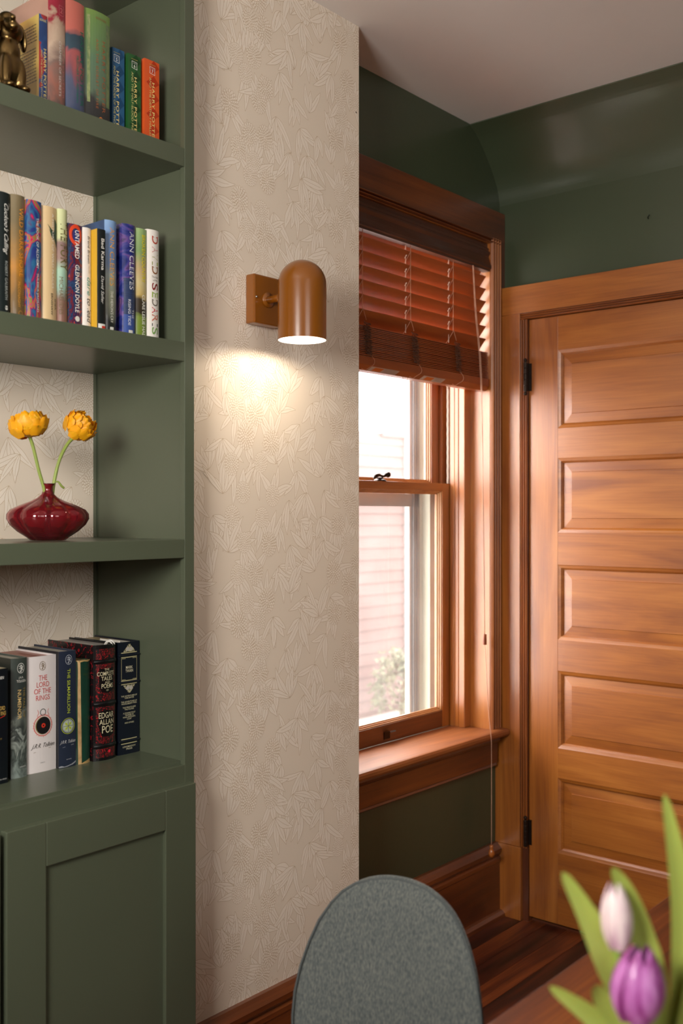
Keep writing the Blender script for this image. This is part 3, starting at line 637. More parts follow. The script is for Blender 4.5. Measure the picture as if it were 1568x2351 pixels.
b = Book('hardcover_book', 'worn dark green cloth book with a torn cream hinge', 1.3050, 0.0368, 0.2230, 1.85, CT, 0.13, swirl('worn_green_cloth', [(.3, (14, 50, 38)), (.7, (22, 64, 48))], (30, 30, 12), 1, 4), G4, 0.005, page=(190, 164, 112), pages_inset=0.002)
b.poly([[(.10, 0), (.26, 0), (.23, .05), (.25, .2), (.22, .4), (.25, .6), (.23, .8), (.27, .93), (.36, 1), (.14, 1), (.16, .9), (.12, .7), (.14, .5), (.11, .3), (.13, .1)]], swirl('torn_cream_paper', [(.3, (150, 116, 72)), (.7, (206, 172, 122))], (60, 60, 30), 1, 3, rough=.8), 'torn_hinge')
b.poly([[(.3, 1), (.45, .985), (.7, .975), (.97, .96), (1, 1)], [(0, 0), (.2, .02), (.5, .012), (.8, .02), (1, .01), (1, 0)]], mt('frayed_edge', (176, 144, 90), .8), 'frayed_edge')
b.text('TOM', .5, .8, .08, .1, (60, 78, 44), False); b.text('FIELD', .45, .85, .13, .148, (60, 78, 44), False)
poe_c = mt('black_leather', (16, 14, 16), .25)
poe_red = swirl('black_with_red_filigree', [(0.0, (20, 16, 18)), (0.525, (22, 16, 18)), (0.54, (176, 26, 34)), (0.575, (180, 28, 36)), (0.59, (20, 16, 18)), (1.0, (20, 16, 18))], (110, 110, 90), 3.0, 1.5)
b = Book('hardcover_book', 'black leather book with red filigree and raised bands', 1.3458, 0.0591, 0.2522, 1.84, CT, 0.178, poe_c, G4, 0.008, page=(176, 168, 160), side=swirl('black_with_red_speckle', [(0.0, (20, 14, 16)), (0.57, (22, 14, 16)), (0.60, (140, 20, 28)), (0.66, (130, 20, 28)), (0.70, (20, 14, 16))], (60, 60, 60), 2, 3))
for v0, v1 in ((.035, .125), (.165, .485), (.535, .855), (.895, .975)):
    b.patch(0.08, 0.93, v0, v1, poe_red, 'filigree_panel', e=.0003)
b.poly([[(.2, .20), (.5, .215), (.82, .20), (.84, .39), (.6, .42), (.3, .41), (.2, .36)]], poe_c, 'clear_field', e=.0006)
b.poly([[(.18, .575), (.5, .565), (.82, .58), (.85, .78), (.6, .80), (.3, .79), (.16, .7)]], poe_c, 'clear_field', e=.0006)
cr = (206, 196, 160)
for tx, u0, u1, v0, v1, of in (('THE', .40, .62, .205, .225, 0), ('COMPLETE', .12, .86, .232, .268, .004), ('TALES', .27, .76, .275, .31, .004), ('AND', .42, .65, .318, .334, 0), ('POEMS', .28, .80, .337, .377, .004), ('OF', .48, .58, .388, .402, 0),
                                ('EDGAR', .18, .84, .585, .635, .004), ('ALLAN', .20, .84, .645, .69, .004), ('POE', .30, .80, .70, .765, .006)):
    b.text(tx, u0, u1, v0, v1, cr, False, off=of, e=.0009)
for v in (.145, .51, .875):
    bm = bmesh.new(); n = 10; R = []
    for i in range(n+1):
        u = i/n; R.append([bm.verts.new(b.P(u, v+dv, ee)) for dv, ee in ((-.018, .0), (-.010, .0022), (0, .003), (.010, .0022), (.018, .0))])
    for i in range(n):
        for j in range(4): bm.faces.new((R[i][j], R[i+1][j], R[i+1][j+1], R[i][j+1]))
    obj('raised_band', bm, poe_c, b.root, smooth=True)
b.disc(.62, .925, .0032, mt('bright_red_dot', (236, 40, 60)), name='red_dot', e=.0008)
bm = bmesh.new(); tube(bm, smoothpath([(1.385, 1.86, CT+.250), (1.386, 1.853, CT+.257), (1.392, 1.848, CT+.2555), (1.394, 1.844, CT+.249)], 4), .0018, 6); tube(bm, smoothpath([(1.396, 1.87, CT+.249), (1.398, 1.858, CT+.258), (1.403, 1.852, CT+.254), (1.4, 1.846, CT+.2505)], 4), .0022, 6)
obj('ribbon_marker', bm, mt('white_ribbon', (222, 218, 210)), b.root, smooth=True)
tw = mt('navy_leather', (14, 20, 32), .3); gd = pmat('gilt_ink', (196, 186, 140), .35, metal=.2)
b = Book('hardcover_book', 'navy leather book with gilt frames, rightmost on the counter', 1.4150, 0.0590, 0.2513, 1.85, CT, 0.165, tw, G4, 0.0015, page=(176, 154, 112))
for v in (.118, .36, .883):
    bm = bmesh.new(); box(bm, 1.4148, 1.4742, 1.8478, 1.8525, CT+.2513*(1-v)-.002, CT+.2513*(1-v)+.002); obj('raised_band', bm, tw, b.root, bevel=.0012)
for v in (.096, .137, .344, .376, .865, .905):
    b.patch(.13, .87, v-.004, v+.004, gd, 'gilt_line')
b.line([(.14, .148), (.86, .148), (.86, .334), (.14, .334), (.14, .148)], .0008, gd, 'gilt_frame')
def garland(vc, sg):
    q = lambda a, c: (.5+a, vc+sg*c)
    b.poly([[q(-.27, 0), q(-.22, -.022), q(-.1, -.045), q(-.04, -.07), q(0, -.062), q(.04, -.07), q(.1, -.045), q(.22, -.022), q(.27, 0)]], swirl('gilt_garland', [(.42, (44, 46, 44)), (.5, (170, 160, 120)), (.6, (200, 194, 160))], (400, 400, 400), 1, 2), 'gilt_garland')
    for a in (-.08, .08): b.disc(.5+a, vc-sg*.025, .0046, mt('silver_rose', (176, 170, 160)), name='gilt_rose', e=.0007)
garland(.088, 1); garland(.386, -1)
b.text('MARK', .34, .66, .215, .24, (206, 200, 170), False, off=.006, e=.0006); b.text('TWAIN', .32, .68, .246, .272, (206, 200, 170), False, off=.006)
v = .475
for t in (('THE ADVENTURES OF', 'TOM SAWYER'), ('THE ADVENTURES OF', 'HUCKLEBERRY FINN'), ('THE PRINCE AND', 'THE PAUPER'), ('A CONNECTICUT', 'YANKEE IN', "KING ARTHUR'S", 'COURT'), ('AND OTHERS',)):
    for ln in t:
        hw = .022*len(ln); b.text(ln, .5-hw, .5+hw, v, v+.0135, (196, 190, 156), False, off=.006, name='contents_lettering'); v += .0175
    v += .016
b.text('LONGMEADOW', .2, .8, .925, .94, (200, 194, 160), False, off=.006, name='publisher_lettering'); b.text('PRESS', .36, .64, .946, .961, (200, 194, 160), False, off=.006, name='publisher_lettering')
# folded paper tucked into the top of that book
bm = bmesh.new(); box(bm, 1.428, 1.462, 1.862, 1.945, CT+.2475, CT+.2487); box(bm, 1.428, 1.4288, 1.862, 1.935, CT+.2487, CT+.2535); o = obj('paper_slip', bm, mt('paper_slip_white', (214, 206, 194), .7)); tag(o, 'white paper slip lying on top of the rightmost counter book', 'paper')

# ------------------------------------------------------------ vase with two ranunculus
VX, VY, VZ = 1.222, 1.833, 1.336
vr = thing('bud_vase', 'squat lobed wine-red glass vase on the third shelf', 'vase', (VX, VY, VZ))
gm = bpy.data.materials.new('wine_red_glass'); gm.use_nodes = True; pb = gm.node_tree.nodes['Principled BSDF']
pb.inputs['Base Color'].default_value = (0.50, 0.05, 0.075, 1); pb.inputs['Transmission Weight'].default_value = 0.9; pb.inputs['Roughness'].default_value = 0.03; pb.inputs['IOR'].default_value = 1.5
prof = [(0.0, 0.001), (0.036, 0.001), (0.042, 0.006), (0.062, 0.019), (0.077, 0.033), (0.0835, 0.045), (0.0830, 0.055), (0.076, 0.064), (0.057, 0.073), (0.036, 0.081), (0.021, 0.0885), (0.0125, 0.096), (0.0100, 0.104), (0.0100, 0.112), (0.0135, 0.1165), (0.0150, 0.118)]
inn = [(0.0128, 0.1175), (0.0085, 0.112), (0.0083, 0.104), (0.0105, 0.096), (0.019, 0.087), (0.034, 0.079), (0.055, 0.071), (0.073, 0.0625), (0.080, 0.0545), (0.0805, 0.0455), (0.074, 0.035), (0.059, 0.022), (0.040, 0.010), (0.0, 0.008)]
def lobes(a, r, z):
    k = max(0, min(1, (r-0.013)/0.04)); return 1-0.15*k*(1-abs(math.sin(a*4.5+0.6)))**2.2
bm = bmesh.new(); lathe(bm, prof+inn, (VX, VY, VZ), 72, lobes); bmesh.ops.remove_doubles(bm, verts=bm.verts, dist=0.00005)
obj('glass_body', bm, gm, vr, smooth=True)
bm = bmesh.new(); lathe(bm, [(r*0.97, z) for r, z in [(0.0, 0.0085), (0.039, 0.0105), (0.054, 0.0235), (0.066, 0.035), (0.0, 0.0352)]], (VX, VY, VZ), 48, lobes)
STEM = pmat('green_stem', (140, 158, 76), .45, var=.12, vscale=60, sss=.1); ORG = pmat('orange_petal', (248, 166, 12), .5, var=.14, vscale=55, sss=.25); YG = pmat('yellow_green_petal', (190, 176, 24), .5, sss=.2)
bm.free()
def ranunculus(label, head, tilt, rx, rz, stem, seed):
    t = thing('ranunculus', label, 'flower', (VX, VY, VZ+0.03), 'orange ranunculus in the vase')
    bm = bmesh.new(); tube(bm, smoothpath(stem, 8), .0036, 8); obj('stem', bm, STEM, t, smooth=True)
    random.seed(seed); bm = bmesh.new(); H = Vector(head); M = Matrix.Rotation(tilt[0], 3, 'X') @ Matrix.Rotation(tilt[1], 3, 'Y')
    for layer, (rad, n, elev, size, mi) in enumerate(((1.0, 11, -0.55, .60, 0), (1.0, 12, -0.2, .58, 0), (.97, 13, 0.1, .54, 0), (.90, 12, .4, .5, 0), (.80, 11, .7, .44, 0), (.66, 9, .95, .36, 0), (.5, 8, 1.15, .28, 1), (.34, 6, 1.3, .22, 1), (.2, 5, 1.45, .16, 1))):
        for k in range(n):
            a = 2*PI*(k+.5*(layer % 2))/n+random.uniform(-.15, .15); e = elev+random.uniform(-.12, .12)
            G = 4; grid = []; out = random.uniform(.9, 1.14)
            for i in range(G+1):
                row = []
                for j in range(G+1):
                    s, q = (j/G-.5)*2, i/G
                    wdt = size*(.35+.65*math.sin(PI*min(1, q*.75+.12)))*(1 if q < .9 else .8)
                    ee = e+q*size*1.1-.25; aa = a+s*wdt*.75/max(.25, math.cos(min(1.2, abs(ee))))*.8
                    rr = rad*out*(1+.10*q*q+.05*math.sin(s*4+k)*q+.03*random.uniform(-1, 1))
                    row.append(bm.verts.new(H+M @ Vector((rx*rr*math.cos(ee)*math.cos(aa), rx*rr*math.cos(ee)*math.sin(aa), rz*rr*math.sin(ee)))))
                grid.append(row)
            for i in range(G):
                for j in range(G): bm.faces.new((grid[i][j], grid[i][j+1], grid[i+1][j+1], grid[i+1][j])).material_index = mi
    obj('flower_head', bm, [ORG, YG], t, smooth=True)
    bm = bmesh.new(); bmesh.ops.create_uvsphere(bm, u_segments=16, v_segments=10, radius=1); bmesh.ops.scale(bm, verts=bm.verts, vec=(rx*.82, rx*.82, rz*.78)); bmesh.ops.translate(bm, verts=bm.verts, vec=H)
    obj('inner_petals', bm, ORG, t, smooth=True); random.seed(7)
    return t
t = ranunculus('flat wide orange ranunculus on the straight left stem', (1.176, 1.832, 1.572), (-.12, -.12), .036, .032, [(1.176, 1.832, 1.553), (1.186, 1.832, 1.53), (1.2, 1.832, 1.48), (1.213, 1.832, 1.44), (1.222, 1.833, 1.39), (1.215, 1.835, 1.35)], 3)
t = ranunculus('rounder orange ranunculus on the curved right stem', (1.300, 1.832, 1.578), (.75, .35), .030, .034, [(1.292, 1.834, 1.558), (1.270, 1.833, 1.538), (1.25, 1.832, 1.505), (1.237, 1.832, 1.46), (1.232, 1.833, 1.42), (1.226, 1.833, 1.38), (1.232, 1.833, 1.35)], 4)
bm = bmesh.new(); tube(bm, smoothpath([(1.236, 1.83, 1.456), (1.244, 1.829, 1.458), (1.252, 1.828, 1.449), (1.258, 1.828, 1.445)], 5), [.001+.0014*min(1, i/8) for i in range(16)], 6); obj('side_shoot', bm, STEM, t, smooth=True)

# ------------------------------------------------------------ gold dog ornament
BRZ = pmat('dark_gold_bronze', (112, 90, 56), .3, metal=1.0, bump=.5, bscale=55, var=.35, vscale=25)
dg = thing('dog_ornament', 'dark gold cast dog figurine with hanging ear beside the yellow book', 'ornament', (1.065, 1.735, S1))
bm = bmesh.new()
def ell(c, r, rot=(0, 0, 0)):
    q = bmesh.ops.create_uvsphere(bm, u_segments=18, v_segments=12, radius=1)['verts']
    bmesh.ops.scale(bm, verts=q, vec=r)
    bmesh.ops.rotate(bm, verts=q, cent=(0, 0, 0), matrix=Matrix.Rotation(rot[2], 3, 'Z') @ Matrix.Rotation(rot[1], 3, 'Y') @ Matrix.Rotation(rot[0], 3, 'X'))
    bmesh.ops.translate(bm, verts=q, vec=c)
zb = S1
ell((1.068, 1.738, zb+.045), (.030, .034, .045)); ell((1.066, 1.732, zb+.078), (.024, .026, .034)); ell((1.068, 1.728, zb+.118), (.025, .026, .024), (0, .2, 0)); ell((1.058, 1.706, zb+.122), (.013, .020, .011), (.5, 0, 0))
ell((1.060, 1.724, zb+.138), (.016, .018, .014)); ell((1.052, 1.690, zb+.129), (.006, .006, .006))
ell((1.052, 1.715, zb+.035), (.011, .013, .036)); ell((1.083, 1.715, zb+.033), (.011, .013, .035)); ell((1.045, 1.742, zb+.018), (.015, .026, .018)); ell((1.092, 1.742, zb+.018), (.015, .026, .018)); ell((1.052, 1.703, zb+.007), (.011, .015, .007)); ell((1.084, 1.703, zb+.007), (.011, .015, .007))
ell((1.075, 1.772, zb+.012), (.008, .03, .008), (0, 0, .5))
o = obj('body', bm, BRZ, dg); rm = o.modifiers.new('r', 'REMESH'); rm.mode = 'VOXEL'; rm.voxel_size = .0022; rm.use_smooth_shade = True; sm = o.modifiers.new('s', 'SMOOTH'); sm.iterations = 6
for sx, cx in ((1, 1.0955), (-1, 1.040)):
    bm = bmesh.new(); ell((cx, 1.727, zb+.112), (.0052, .012, .023), (0, -.16*sx, 0)); ell((cx-.004*sx, 1.727, zb+.13), (.005, .008, .010), (0, -.5*sx, 0))
    o = obj('ear', bm, BRZ, dg); rm = o.modifiers.new('r', 'REMESH'); rm.mode = 'VOXEL'; rm.voxel_size = .0015; rm.use_smooth_shade = True

# ------------------------------------------------------------ wall sconce
sx, sz = 1.7545, 1.0
MUS = pmat('mustard_brown_enamel', (134, 76, 12), .28, coat=.7, var=.03, vscale=9)
sc = thing('wall_sconce', 'mustard brown domed metal wall lamp, lit, on the papered wall', 'lamp', (1.7545, YW-.0005, 1.902))
bm = bmesh.new(); box(bm, 1.7095, 1.7995, 1.720, 1.7493, 1.8435, 1.9605); obj('backplate', bm, MUS, sc, bevel=.004)
bm = bmesh.new(); tube(bm, [(1.7545, 1.722, 1.903), (1.7545, 1.645, 1.903)], .009, 16); tube(bm, [(1.7545, 1.7205, 1.903), (1.7545, 1.7165, 1.903)], .018, 20); obj('arm', bm, MUS, sc, smooth=True)
bm = bmesh.new(); bmesh.ops.create_uvsphere(bm, u_segments=12, v_segments=8, radius=.0032); bmesh.ops.translate(bm, verts=bm.verts, vec=(1.7165, 1.7195, 1.905)); obj('screw', bm, pmat('steel_screw', (190, 186, 178), .25, metal=1), sc, smooth=True)
R = .0565; ztop = 1.9805; zbt = 1.7945
pr = [(R, 0), (R, .03), (R, .08), (R, ztop-zbt-R)]+[(R*math.cos(a), ztop-zbt-R+R*math.sin(a)) for a in [PI/2*i/12 for i in range(1, 13)]]
bm = bmesh.new(); lathe(bm, pr, (1.7545, 1.608, zbt), 48); bmesh.ops.remove_doubles(bm, verts=bm.verts, dist=1e-5); obj('shade', bm, MUS, sc, smooth=True)
R2 = R-.0014; pr = [(R-.0001, 0), (R2, .0), (R2, .04), (R2, ztop-zbt-R)]+[(R2*math.cos(a), ztop-zbt-R+R2*math.sin(a)) for a in [PI/2*i/8 for i in range(1, 9)]]
bm = bmesh.new(); lathe(bm, pr, (1.7545, 1.608, zbt), 48); bmesh.ops.remove_doubles(bm, verts=bm.verts, dist=1e-5); obj('shade_lining', bm, pmat('white_enamel_lining', (240, 238, 232), .4), sc, smooth=True, label='white inner lining')
bm = bmesh.new(); bmesh.ops.create_uvsphere(bm, u_segments=20, v_segments=14, radius=.014); bmesh.ops.translate(bm, verts=bm.verts, vec=(1.7545, 1.608, zbt+.034)); obj('bulb', bm, pmat('lit_bulb', (255, 240, 220), .4, emit=(255, 232, 200), estr=22), sc, smooth=True)
bm = bmesh.new(); tube(bm, [(1.7545, 1.608, zbt+.05), (1.7545, 1.608, zbt+.14)], .014, 16); obj('socket', bm, pmat('white_enamel_lining', (240, 238, 232)), sc)
L = bpy.data.lights.new('sconce_light', 'POINT'); L.energy = 1.9; L.color = (1.0, .87, .70); L.shadow_soft_size = .012
lo = bpy.data.objects.new('sconce_light', L); COL.objects.link(lo); lo.location = (1.7545, 1.608, zbt+.016)

# ------------------------------------------------------------ baseboards
def base_profile(y, h=.25):     # (y,z) section, front towards -y
    return [(y, 0), (y-.022, 0), (y-.022, h-.068), (y-.026, h-.062), (y-.026, h-.05), (y-.018, h-.044), (y-.030, h-.030), (y-.030, h-.018), (y-.018, h-.008), (y-.012, h), (y, h)]
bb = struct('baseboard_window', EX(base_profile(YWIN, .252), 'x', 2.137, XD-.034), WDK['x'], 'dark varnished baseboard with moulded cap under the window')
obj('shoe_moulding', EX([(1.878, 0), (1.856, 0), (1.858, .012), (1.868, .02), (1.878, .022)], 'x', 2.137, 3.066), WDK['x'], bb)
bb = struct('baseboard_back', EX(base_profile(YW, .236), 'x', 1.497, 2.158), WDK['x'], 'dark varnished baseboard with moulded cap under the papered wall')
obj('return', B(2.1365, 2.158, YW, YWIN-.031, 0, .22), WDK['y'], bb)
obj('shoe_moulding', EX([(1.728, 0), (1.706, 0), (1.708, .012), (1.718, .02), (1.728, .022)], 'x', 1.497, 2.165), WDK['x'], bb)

# ------------------------------------------------------------ window
win = sroot('window_1', (2.63, YWIN, 0), 'double-hung wooden window with moulded casing, half covered by the blind')
def reeds(a0, a1, base, depth, n=3):
    """wavy section from a0 to a1; returns (a, depth) points"""
    pts = []; w_ = (a1-a0)/n
    for i in range(n):
        s = a0+i*w_
        for k in range(7):
            t = k/6; pts.append((s+w_*(.08+.84*t), base-depth*(.35+.65*math.sin(PI*t))))
        if i < n-1: pts.append((s+w_, base-depth*.05))
    return pts
YF = 1.880
def grooves(axis, cs, q0, q1, a0, a1, name, parent):
    """dark strips painting the shade between the reeds; q0..q1 is the depth of each line"""
    bm = bmesh.new()
    for c in cs:
        if axis == 'z': box(bm, c-.0008, c+.0008, q0, q1, a0, a1)
        elif axis == 'x': box(bm, a0, a1, q0, q1, c-.0008, c+.0008)
        elif axis == 'zy': box(bm, q0, q1, c-.0008, c+.0008, a0, a1)
        elif axis == 'y': box(bm, q0, q1, a0, a1, c-.0008, c+.0008)
    return obj(name, bm, REC, parent)
WM = {a: wood('mid_varnished_fir_'+a, [(110, 56, 14), (144, 78, 24), (170, 100, 36)], a, 0.45, 0.3) for a in 'xyz'}
grooves('z', [3.0040+.0605*k/4 for k in (1, 2, 3, 4)], YF-.0045, YF+.003, .654, 2.3360, 'groove_shade', win)
# right leg of the casing
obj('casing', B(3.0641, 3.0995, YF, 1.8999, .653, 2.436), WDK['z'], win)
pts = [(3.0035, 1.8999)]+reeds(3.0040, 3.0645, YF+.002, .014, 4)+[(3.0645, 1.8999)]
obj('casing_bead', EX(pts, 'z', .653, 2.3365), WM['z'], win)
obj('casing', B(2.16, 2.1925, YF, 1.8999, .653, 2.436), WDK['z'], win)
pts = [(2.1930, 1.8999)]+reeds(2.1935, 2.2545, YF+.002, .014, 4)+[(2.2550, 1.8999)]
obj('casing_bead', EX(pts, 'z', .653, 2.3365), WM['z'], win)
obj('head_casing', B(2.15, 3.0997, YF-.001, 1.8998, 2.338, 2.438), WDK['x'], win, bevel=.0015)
obj('head_bead', EX([(1.8998, 2.318)]+[(b_, a_) for a_, b_ in reeds(2.3182, 2.3378, YF+.002, .014, 2)]+[(1.8998, 2.338)], 'x', 2.1935, 3.063), WDK['x'], win)
# jambs, head, stops
obj('jamb', B(WX1, WX1+.012, YF+.001, 2.16, WZ0, WZ1+.01), WD['z'], win)
obj('jamb', B(WX0-.012, WX0, YF+.001, 2.16, WZ0, WZ1+.01), WD['z'], win)
obj('head_jamb', B(WX0, WX1, YF+.001, 2.16, WZ1, WZ1+.012), WD['x'], win)
stop = [(3.0034, 1.958), (2.9655, 1.958), (2.9640, 1.960), (2.9640, 1.978), (2.969, 1.980), (2.969, 1.984), (2.966, 1.986), (2.9655, 1.995), (2.966, 1.999), (2.969, 2.000), (2.9665, 2.003), (2.9665, 2.019), (3.0034, 2.019)]
obj('stop', EX(stop, 'z', .655, WZ1), WD['z'], win)
obj('stop', B(WX0, WX0+.038, 1.958, 2.019, .655, WZ1), WD['z'], win)
obj('parting_bead', B(2.9685, 3.0034, 2.0545, 2.066, .655, WZ1), WD['z'], win)
obj('parting_bead', B(WX0, WX0+.034, 2.0545, 2.066, .655, WZ1), WD['z'], win)
# stool and apron
st = [(2.02, .627), (1.850, .627), (1.842, .630), (1.8375, .637), (1.838, .645), (1.843, .651), (1.850, .6525), (2.02, .6545)]
obj('stool', EX(st, 'x', 2.14, 3.062), wood('worn_sill_wood', [(126, 66, 22), (152, 86, 34), (172, 104, 50)], 'x', .62, .1), win)
obj('outer_sill', B(WX0, WX1, 2.021, 2.20, .60, .650), pmat('sage_exterior_paint', (196, 198, 180), .6), win)
ap = [(1.8999, .5205), (1.884, .5205), (1.881, .524), (1.884, .530), (1.879, .534), (1.879, .600), (1.872, .606), (1.868, .614), (1.871, .6268), (1.8999, .6268)]
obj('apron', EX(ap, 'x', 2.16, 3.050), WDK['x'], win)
GL = glass_pane('window_glass', .028, (.86, .845, .835)); GU = glass_pane('window_glass_upper', .02, (.98, .97, .97))
def sash(y0, z0, z1, meet_top, top_h, bot_h, glass, stw=.042):
    y1 = y0+.033; xl, xr = WX0+.004, 2.9985
    inn_r = 2.9235 if not meet_top else 2.9235
    inn_l = WX0+.08
    sroot_bm = bmesh.new(); box(sroot_bm, inn_r, xr, y0, y1, z0, z1)
    S = obj('sash', sroot_bm, WD['z'], win, label='lower sash' if meet_top else 'upper sash')
    obj('sash_stile', B(xl, inn_l, y0, y1, z0, z1), WD['z'], S)
    obj('top_rail', B(inn_l, inn_r, y0, y1, z1-top_h, z1), WD['x'], S, bevel=.001)
    obj('bottom_rail', B(inn_l, inn_r, y0, y1, z0, z0+bot_h), WDK['x'] if meet_top else WD['x'], S, bevel=.001)
    yg = y0+.022; zt, zb_ = z1-top_h, z0+bot_h
    bm = bmesh.new()
    for (a, bq) in (((y0+.004), .004), ((y0+.010), .008), ((y0+.016), .012)):
        box(bm, inn_r-bq, inn_r, a, yg, zb_, zt); box(bm, inn_l, inn_l+bq, a, yg, zb_, zt)
        box(bm, inn_l, inn_r, a, yg, zb_, zb_+bq); box(bm, inn_l, inn_r, a, yg, zt-bq, zt)
    obj('glazing_moulding', bm, wood('window_lit_fir', [(176, 116, 62), (200, 142, 86), (216, 162, 106)], 'z'), S)  # lighter copy of the sash fir, window light painted into the colour
    obj('pane', B(inn_l, inn_r, yg, yg+.003, zb_, zt), glass, S)
    return S
S_low = sash(2.022, .6555, 1.497, True, .026, .057, GL)
S_up = sash(2.068, 1.465, 2.316, False, .045, .034, GU)
# sash lock and lift
DKM = pmat('blackened_bronze', (44, 34, 28), .35, metal=.7)
bm = bmesh.new(); lathe(bm, [(0, 0), (.022, 0), (.020, .004), (.011, .008), (.011, .012), (0, .012)], (2.597, 2.040, 1.497), 20)
o = obj('sash_lock', bm, DKM, S_low)
bm = bmesh.new(); tube(bm, smoothpath([(2.558, 2.035, 1.503), (2.57, 2.035, 1.513), (2.59, 2.037, 1.5165), (2.612, 2.038, 1.513), (2.63, 2.038, 1.5195)], 5), [.002, .003, .004, .005, .006, .0065, .0065, .0065, .006, .006, .0055, .005, .0045, .004, .004, .004, .0045, .005, .006, .007, .007], 8)
q = bmesh.ops.create_uvsphere(bm, u_segments=14, v_segments=10, radius=.0095)['verts']; bmesh.ops.translate(bm, verts=q, vec=(2.637, 2.038, 1.519)); obj('lock_lever', bm, DKM, S_low, smooth=True)
bm = bmesh.new(); box(bm, 2.594, 2.624, 2.0195, 2.0219, .667, .690)
v = [bm.verts.new(p) for p in ((2.596, 2.0195, .690), (2.624, 2.0195, .690), (2.630, 2.004, .695), (2.602, 2.004, .695), (2.600, 1.998, .692), (2.628, 1.998, .692))]
bm.faces.new((v[0], v[1], v[2], v[3])); bm.faces.new((v[3], v[2], v[5], v[4])); obj('sash_lift', bm, DKM, S_low)
# sash cord in the channel above the lower sash
bm = bmesh.new(); n = 120
tube(bm, [(2.980+.0006*math.cos(i*1.3), 2.037+.0006*math.sin(i*1.3), 1.498+.81*i/n) for i in range(n+1)], .0052, 8); obj('sash_cord', bm, pmat('white_cotton_cord', (222, 214, 200), .8, bump=1, bscale=400), win, smooth=True)
# exterior jamb, storm window frame
SAGE = pmat('sage_exterior_paint', (196, 198, 180), .6); TAU = pmat('taupe_storm_frame', (150, 138, 128), .5); GRY = pmat('grey_storm_frame', (104, 100, 100), .5)
obj('exterior_jamb', EX([(2.962, 2.102), (3.0034, 2.102), (3.0034, 2.175), (2.958, 2.175), (2.958, 2.142), (2.962, 2.138)], 'z', .65, 2.318), SAGE, win)
obj('exterior_jamb', B(WX0, WX0+.04, 2.102, 2.175, .65, 2.318), SAGE, win)
bm = bmesh.new(); box(bm, 2.925, 2.9575, 2.146, 2.17, .65, 2.318); box(bm, WX0+.04, WX0+.075, 2.146, 2.17, .65, 2.318); box(bm, WX0+.04, 2.9575, 2.146, 2.17, 1.418, 1.462)
sf = obj('storm_frame', bm, TAU, win)
bm = bmesh.new(); box(bm, 2.918, 2.925, 2.140, 2.168, .65, 2.318); box(bm, 2.9405, 2.944, 2.1435, 2.1459, .65, 2.318); obj('storm_frame_edge', bm, GRY, win)
obj('storm_frame_edge', B(2.905, 2.918, 2.15, 2.168, .65, 2.318), pmat('pale_storm_edge', (214, 204, 196), .5), win)
obj('storm_pane', B(WX0+.07, 2.908, 2.158, 2.160, .65, 2.318), glass_pane('storm_glass', .015, (.98, .97, .97)), win)

# ------------------------------------------------------------ wooden venetian blind
bl = thing('wooden_blind', 'reddish brown wooden venetian blind, half raised, in the window', 'blind', (2.63, 1.90, 1.81))
X0, X1 = 2.262, 2.990
vp = [(1.905, 2.3165), (1.889, 2.3165), (1.889, 2.304), (1.884, 2.301), (1.884, 2.292), (1.879, 2.288), (1.879, 2.282), (1.8845, 2.272), (1.880, 2.255), (1.874, 2.240), (1.874, 2.231), (1.879, 2.228), (1.879, 2.2215), (1.905, 2.2215)]
obj('valance', EX(vp, 'x', 2.257, 3.0015), wood('dark_walnut_valance', [(56, 26, 16), (76, 38, 22), (92, 50, 30)], 'x', .4, .3, fine=.15), bl)
obj('headrail', B(X0, X1, 1.906, 1.945, 2.262, 2.312), pmat('brown_headrail', (90, 44, 26), .4), bl)
ang = math.radians(51); SW, ST = .050, .0028
def slat_bm():
    bm = bmesh.new(); hw, ht = SW/2, ST/2
    sec = [(-hw, -ht), (hw, -ht), (hw, ht), (-hw, ht)]
    pts = [(p*math.cos(ang)-q*math.sin(ang), -p*math.sin(ang)-q*math.cos(ang)) for p, q in sec]
    extrude(bm, pts, 'x', -(X1-X0)/2+.004, (X1-X0)/2-.004); return bm
proto = obj('slat', slat_bm(), BLINDW)
proto.parent = bl; xm = (X0+X1)/2; R0 = wloc(bl)
zs = [2.2455-.0427*i for i in range(7)]
for i, z in enumerate(zs):
    o = proto if i == 0 else proto.copy()
    if i: COL.objects.link(o)
    o.location = Vector((xm-.002, 1.885+.0157, z-.0194))-R0
NS = 17
bm = bmesh.new(); box(bm, X0+.004-xm, X1-.004-xm, -.025, .025, -.0016, .0016); flat = obj('slat', bm, BLINDW, bevel=.0006); flat.parent = bl
for i in range(NS):
    o = flat if i == 0 else flat.copy()
    if i: COL.objects.link(o)
    o.location = Vector((xm+random.uniform(-.001, .001), 1.903+random.uniform(-.002, .002), 1.8562+.00525*i))-R0; o.rotation_euler = (random.uniform(-.006, .006), 0, 0)
br = obj('bottom_rail', EX([(1.877, 1.853), (1.930, 1.853), (1.930, 1.818), (1.925, 1.813), (1.891, 1.8125), (1.877, 1.828)], 'x', X0, X1+.003), BLINDW, bl, bevel=.001)
LBL = pmat('label_paper', (196, 180, 168), .6); LBO = pmat('label_orange', (206, 110, 36), .6)
def on_chamfer(x0, x1, s0, s1, e, mat, name, skew=.012):
    bm = bmesh.new(); a = Vector((0, 1.877, 1.828)); b_ = Vector((0, 1.891, 1.8125)); nrm = Vector((0, -.742, -.67))*e
    P4 = []
    for x, s, k in ((x0+skew, s0, 0), (x1+skew, s0, 0), (x1, s1, 0), (x0, s1, 0)):
        p = a.lerp(b_, s)+nrm; p.x = x; P4.append(bm.verts.new(p))
    bm.faces.new(P4); return obj(name, bm, mat, br)
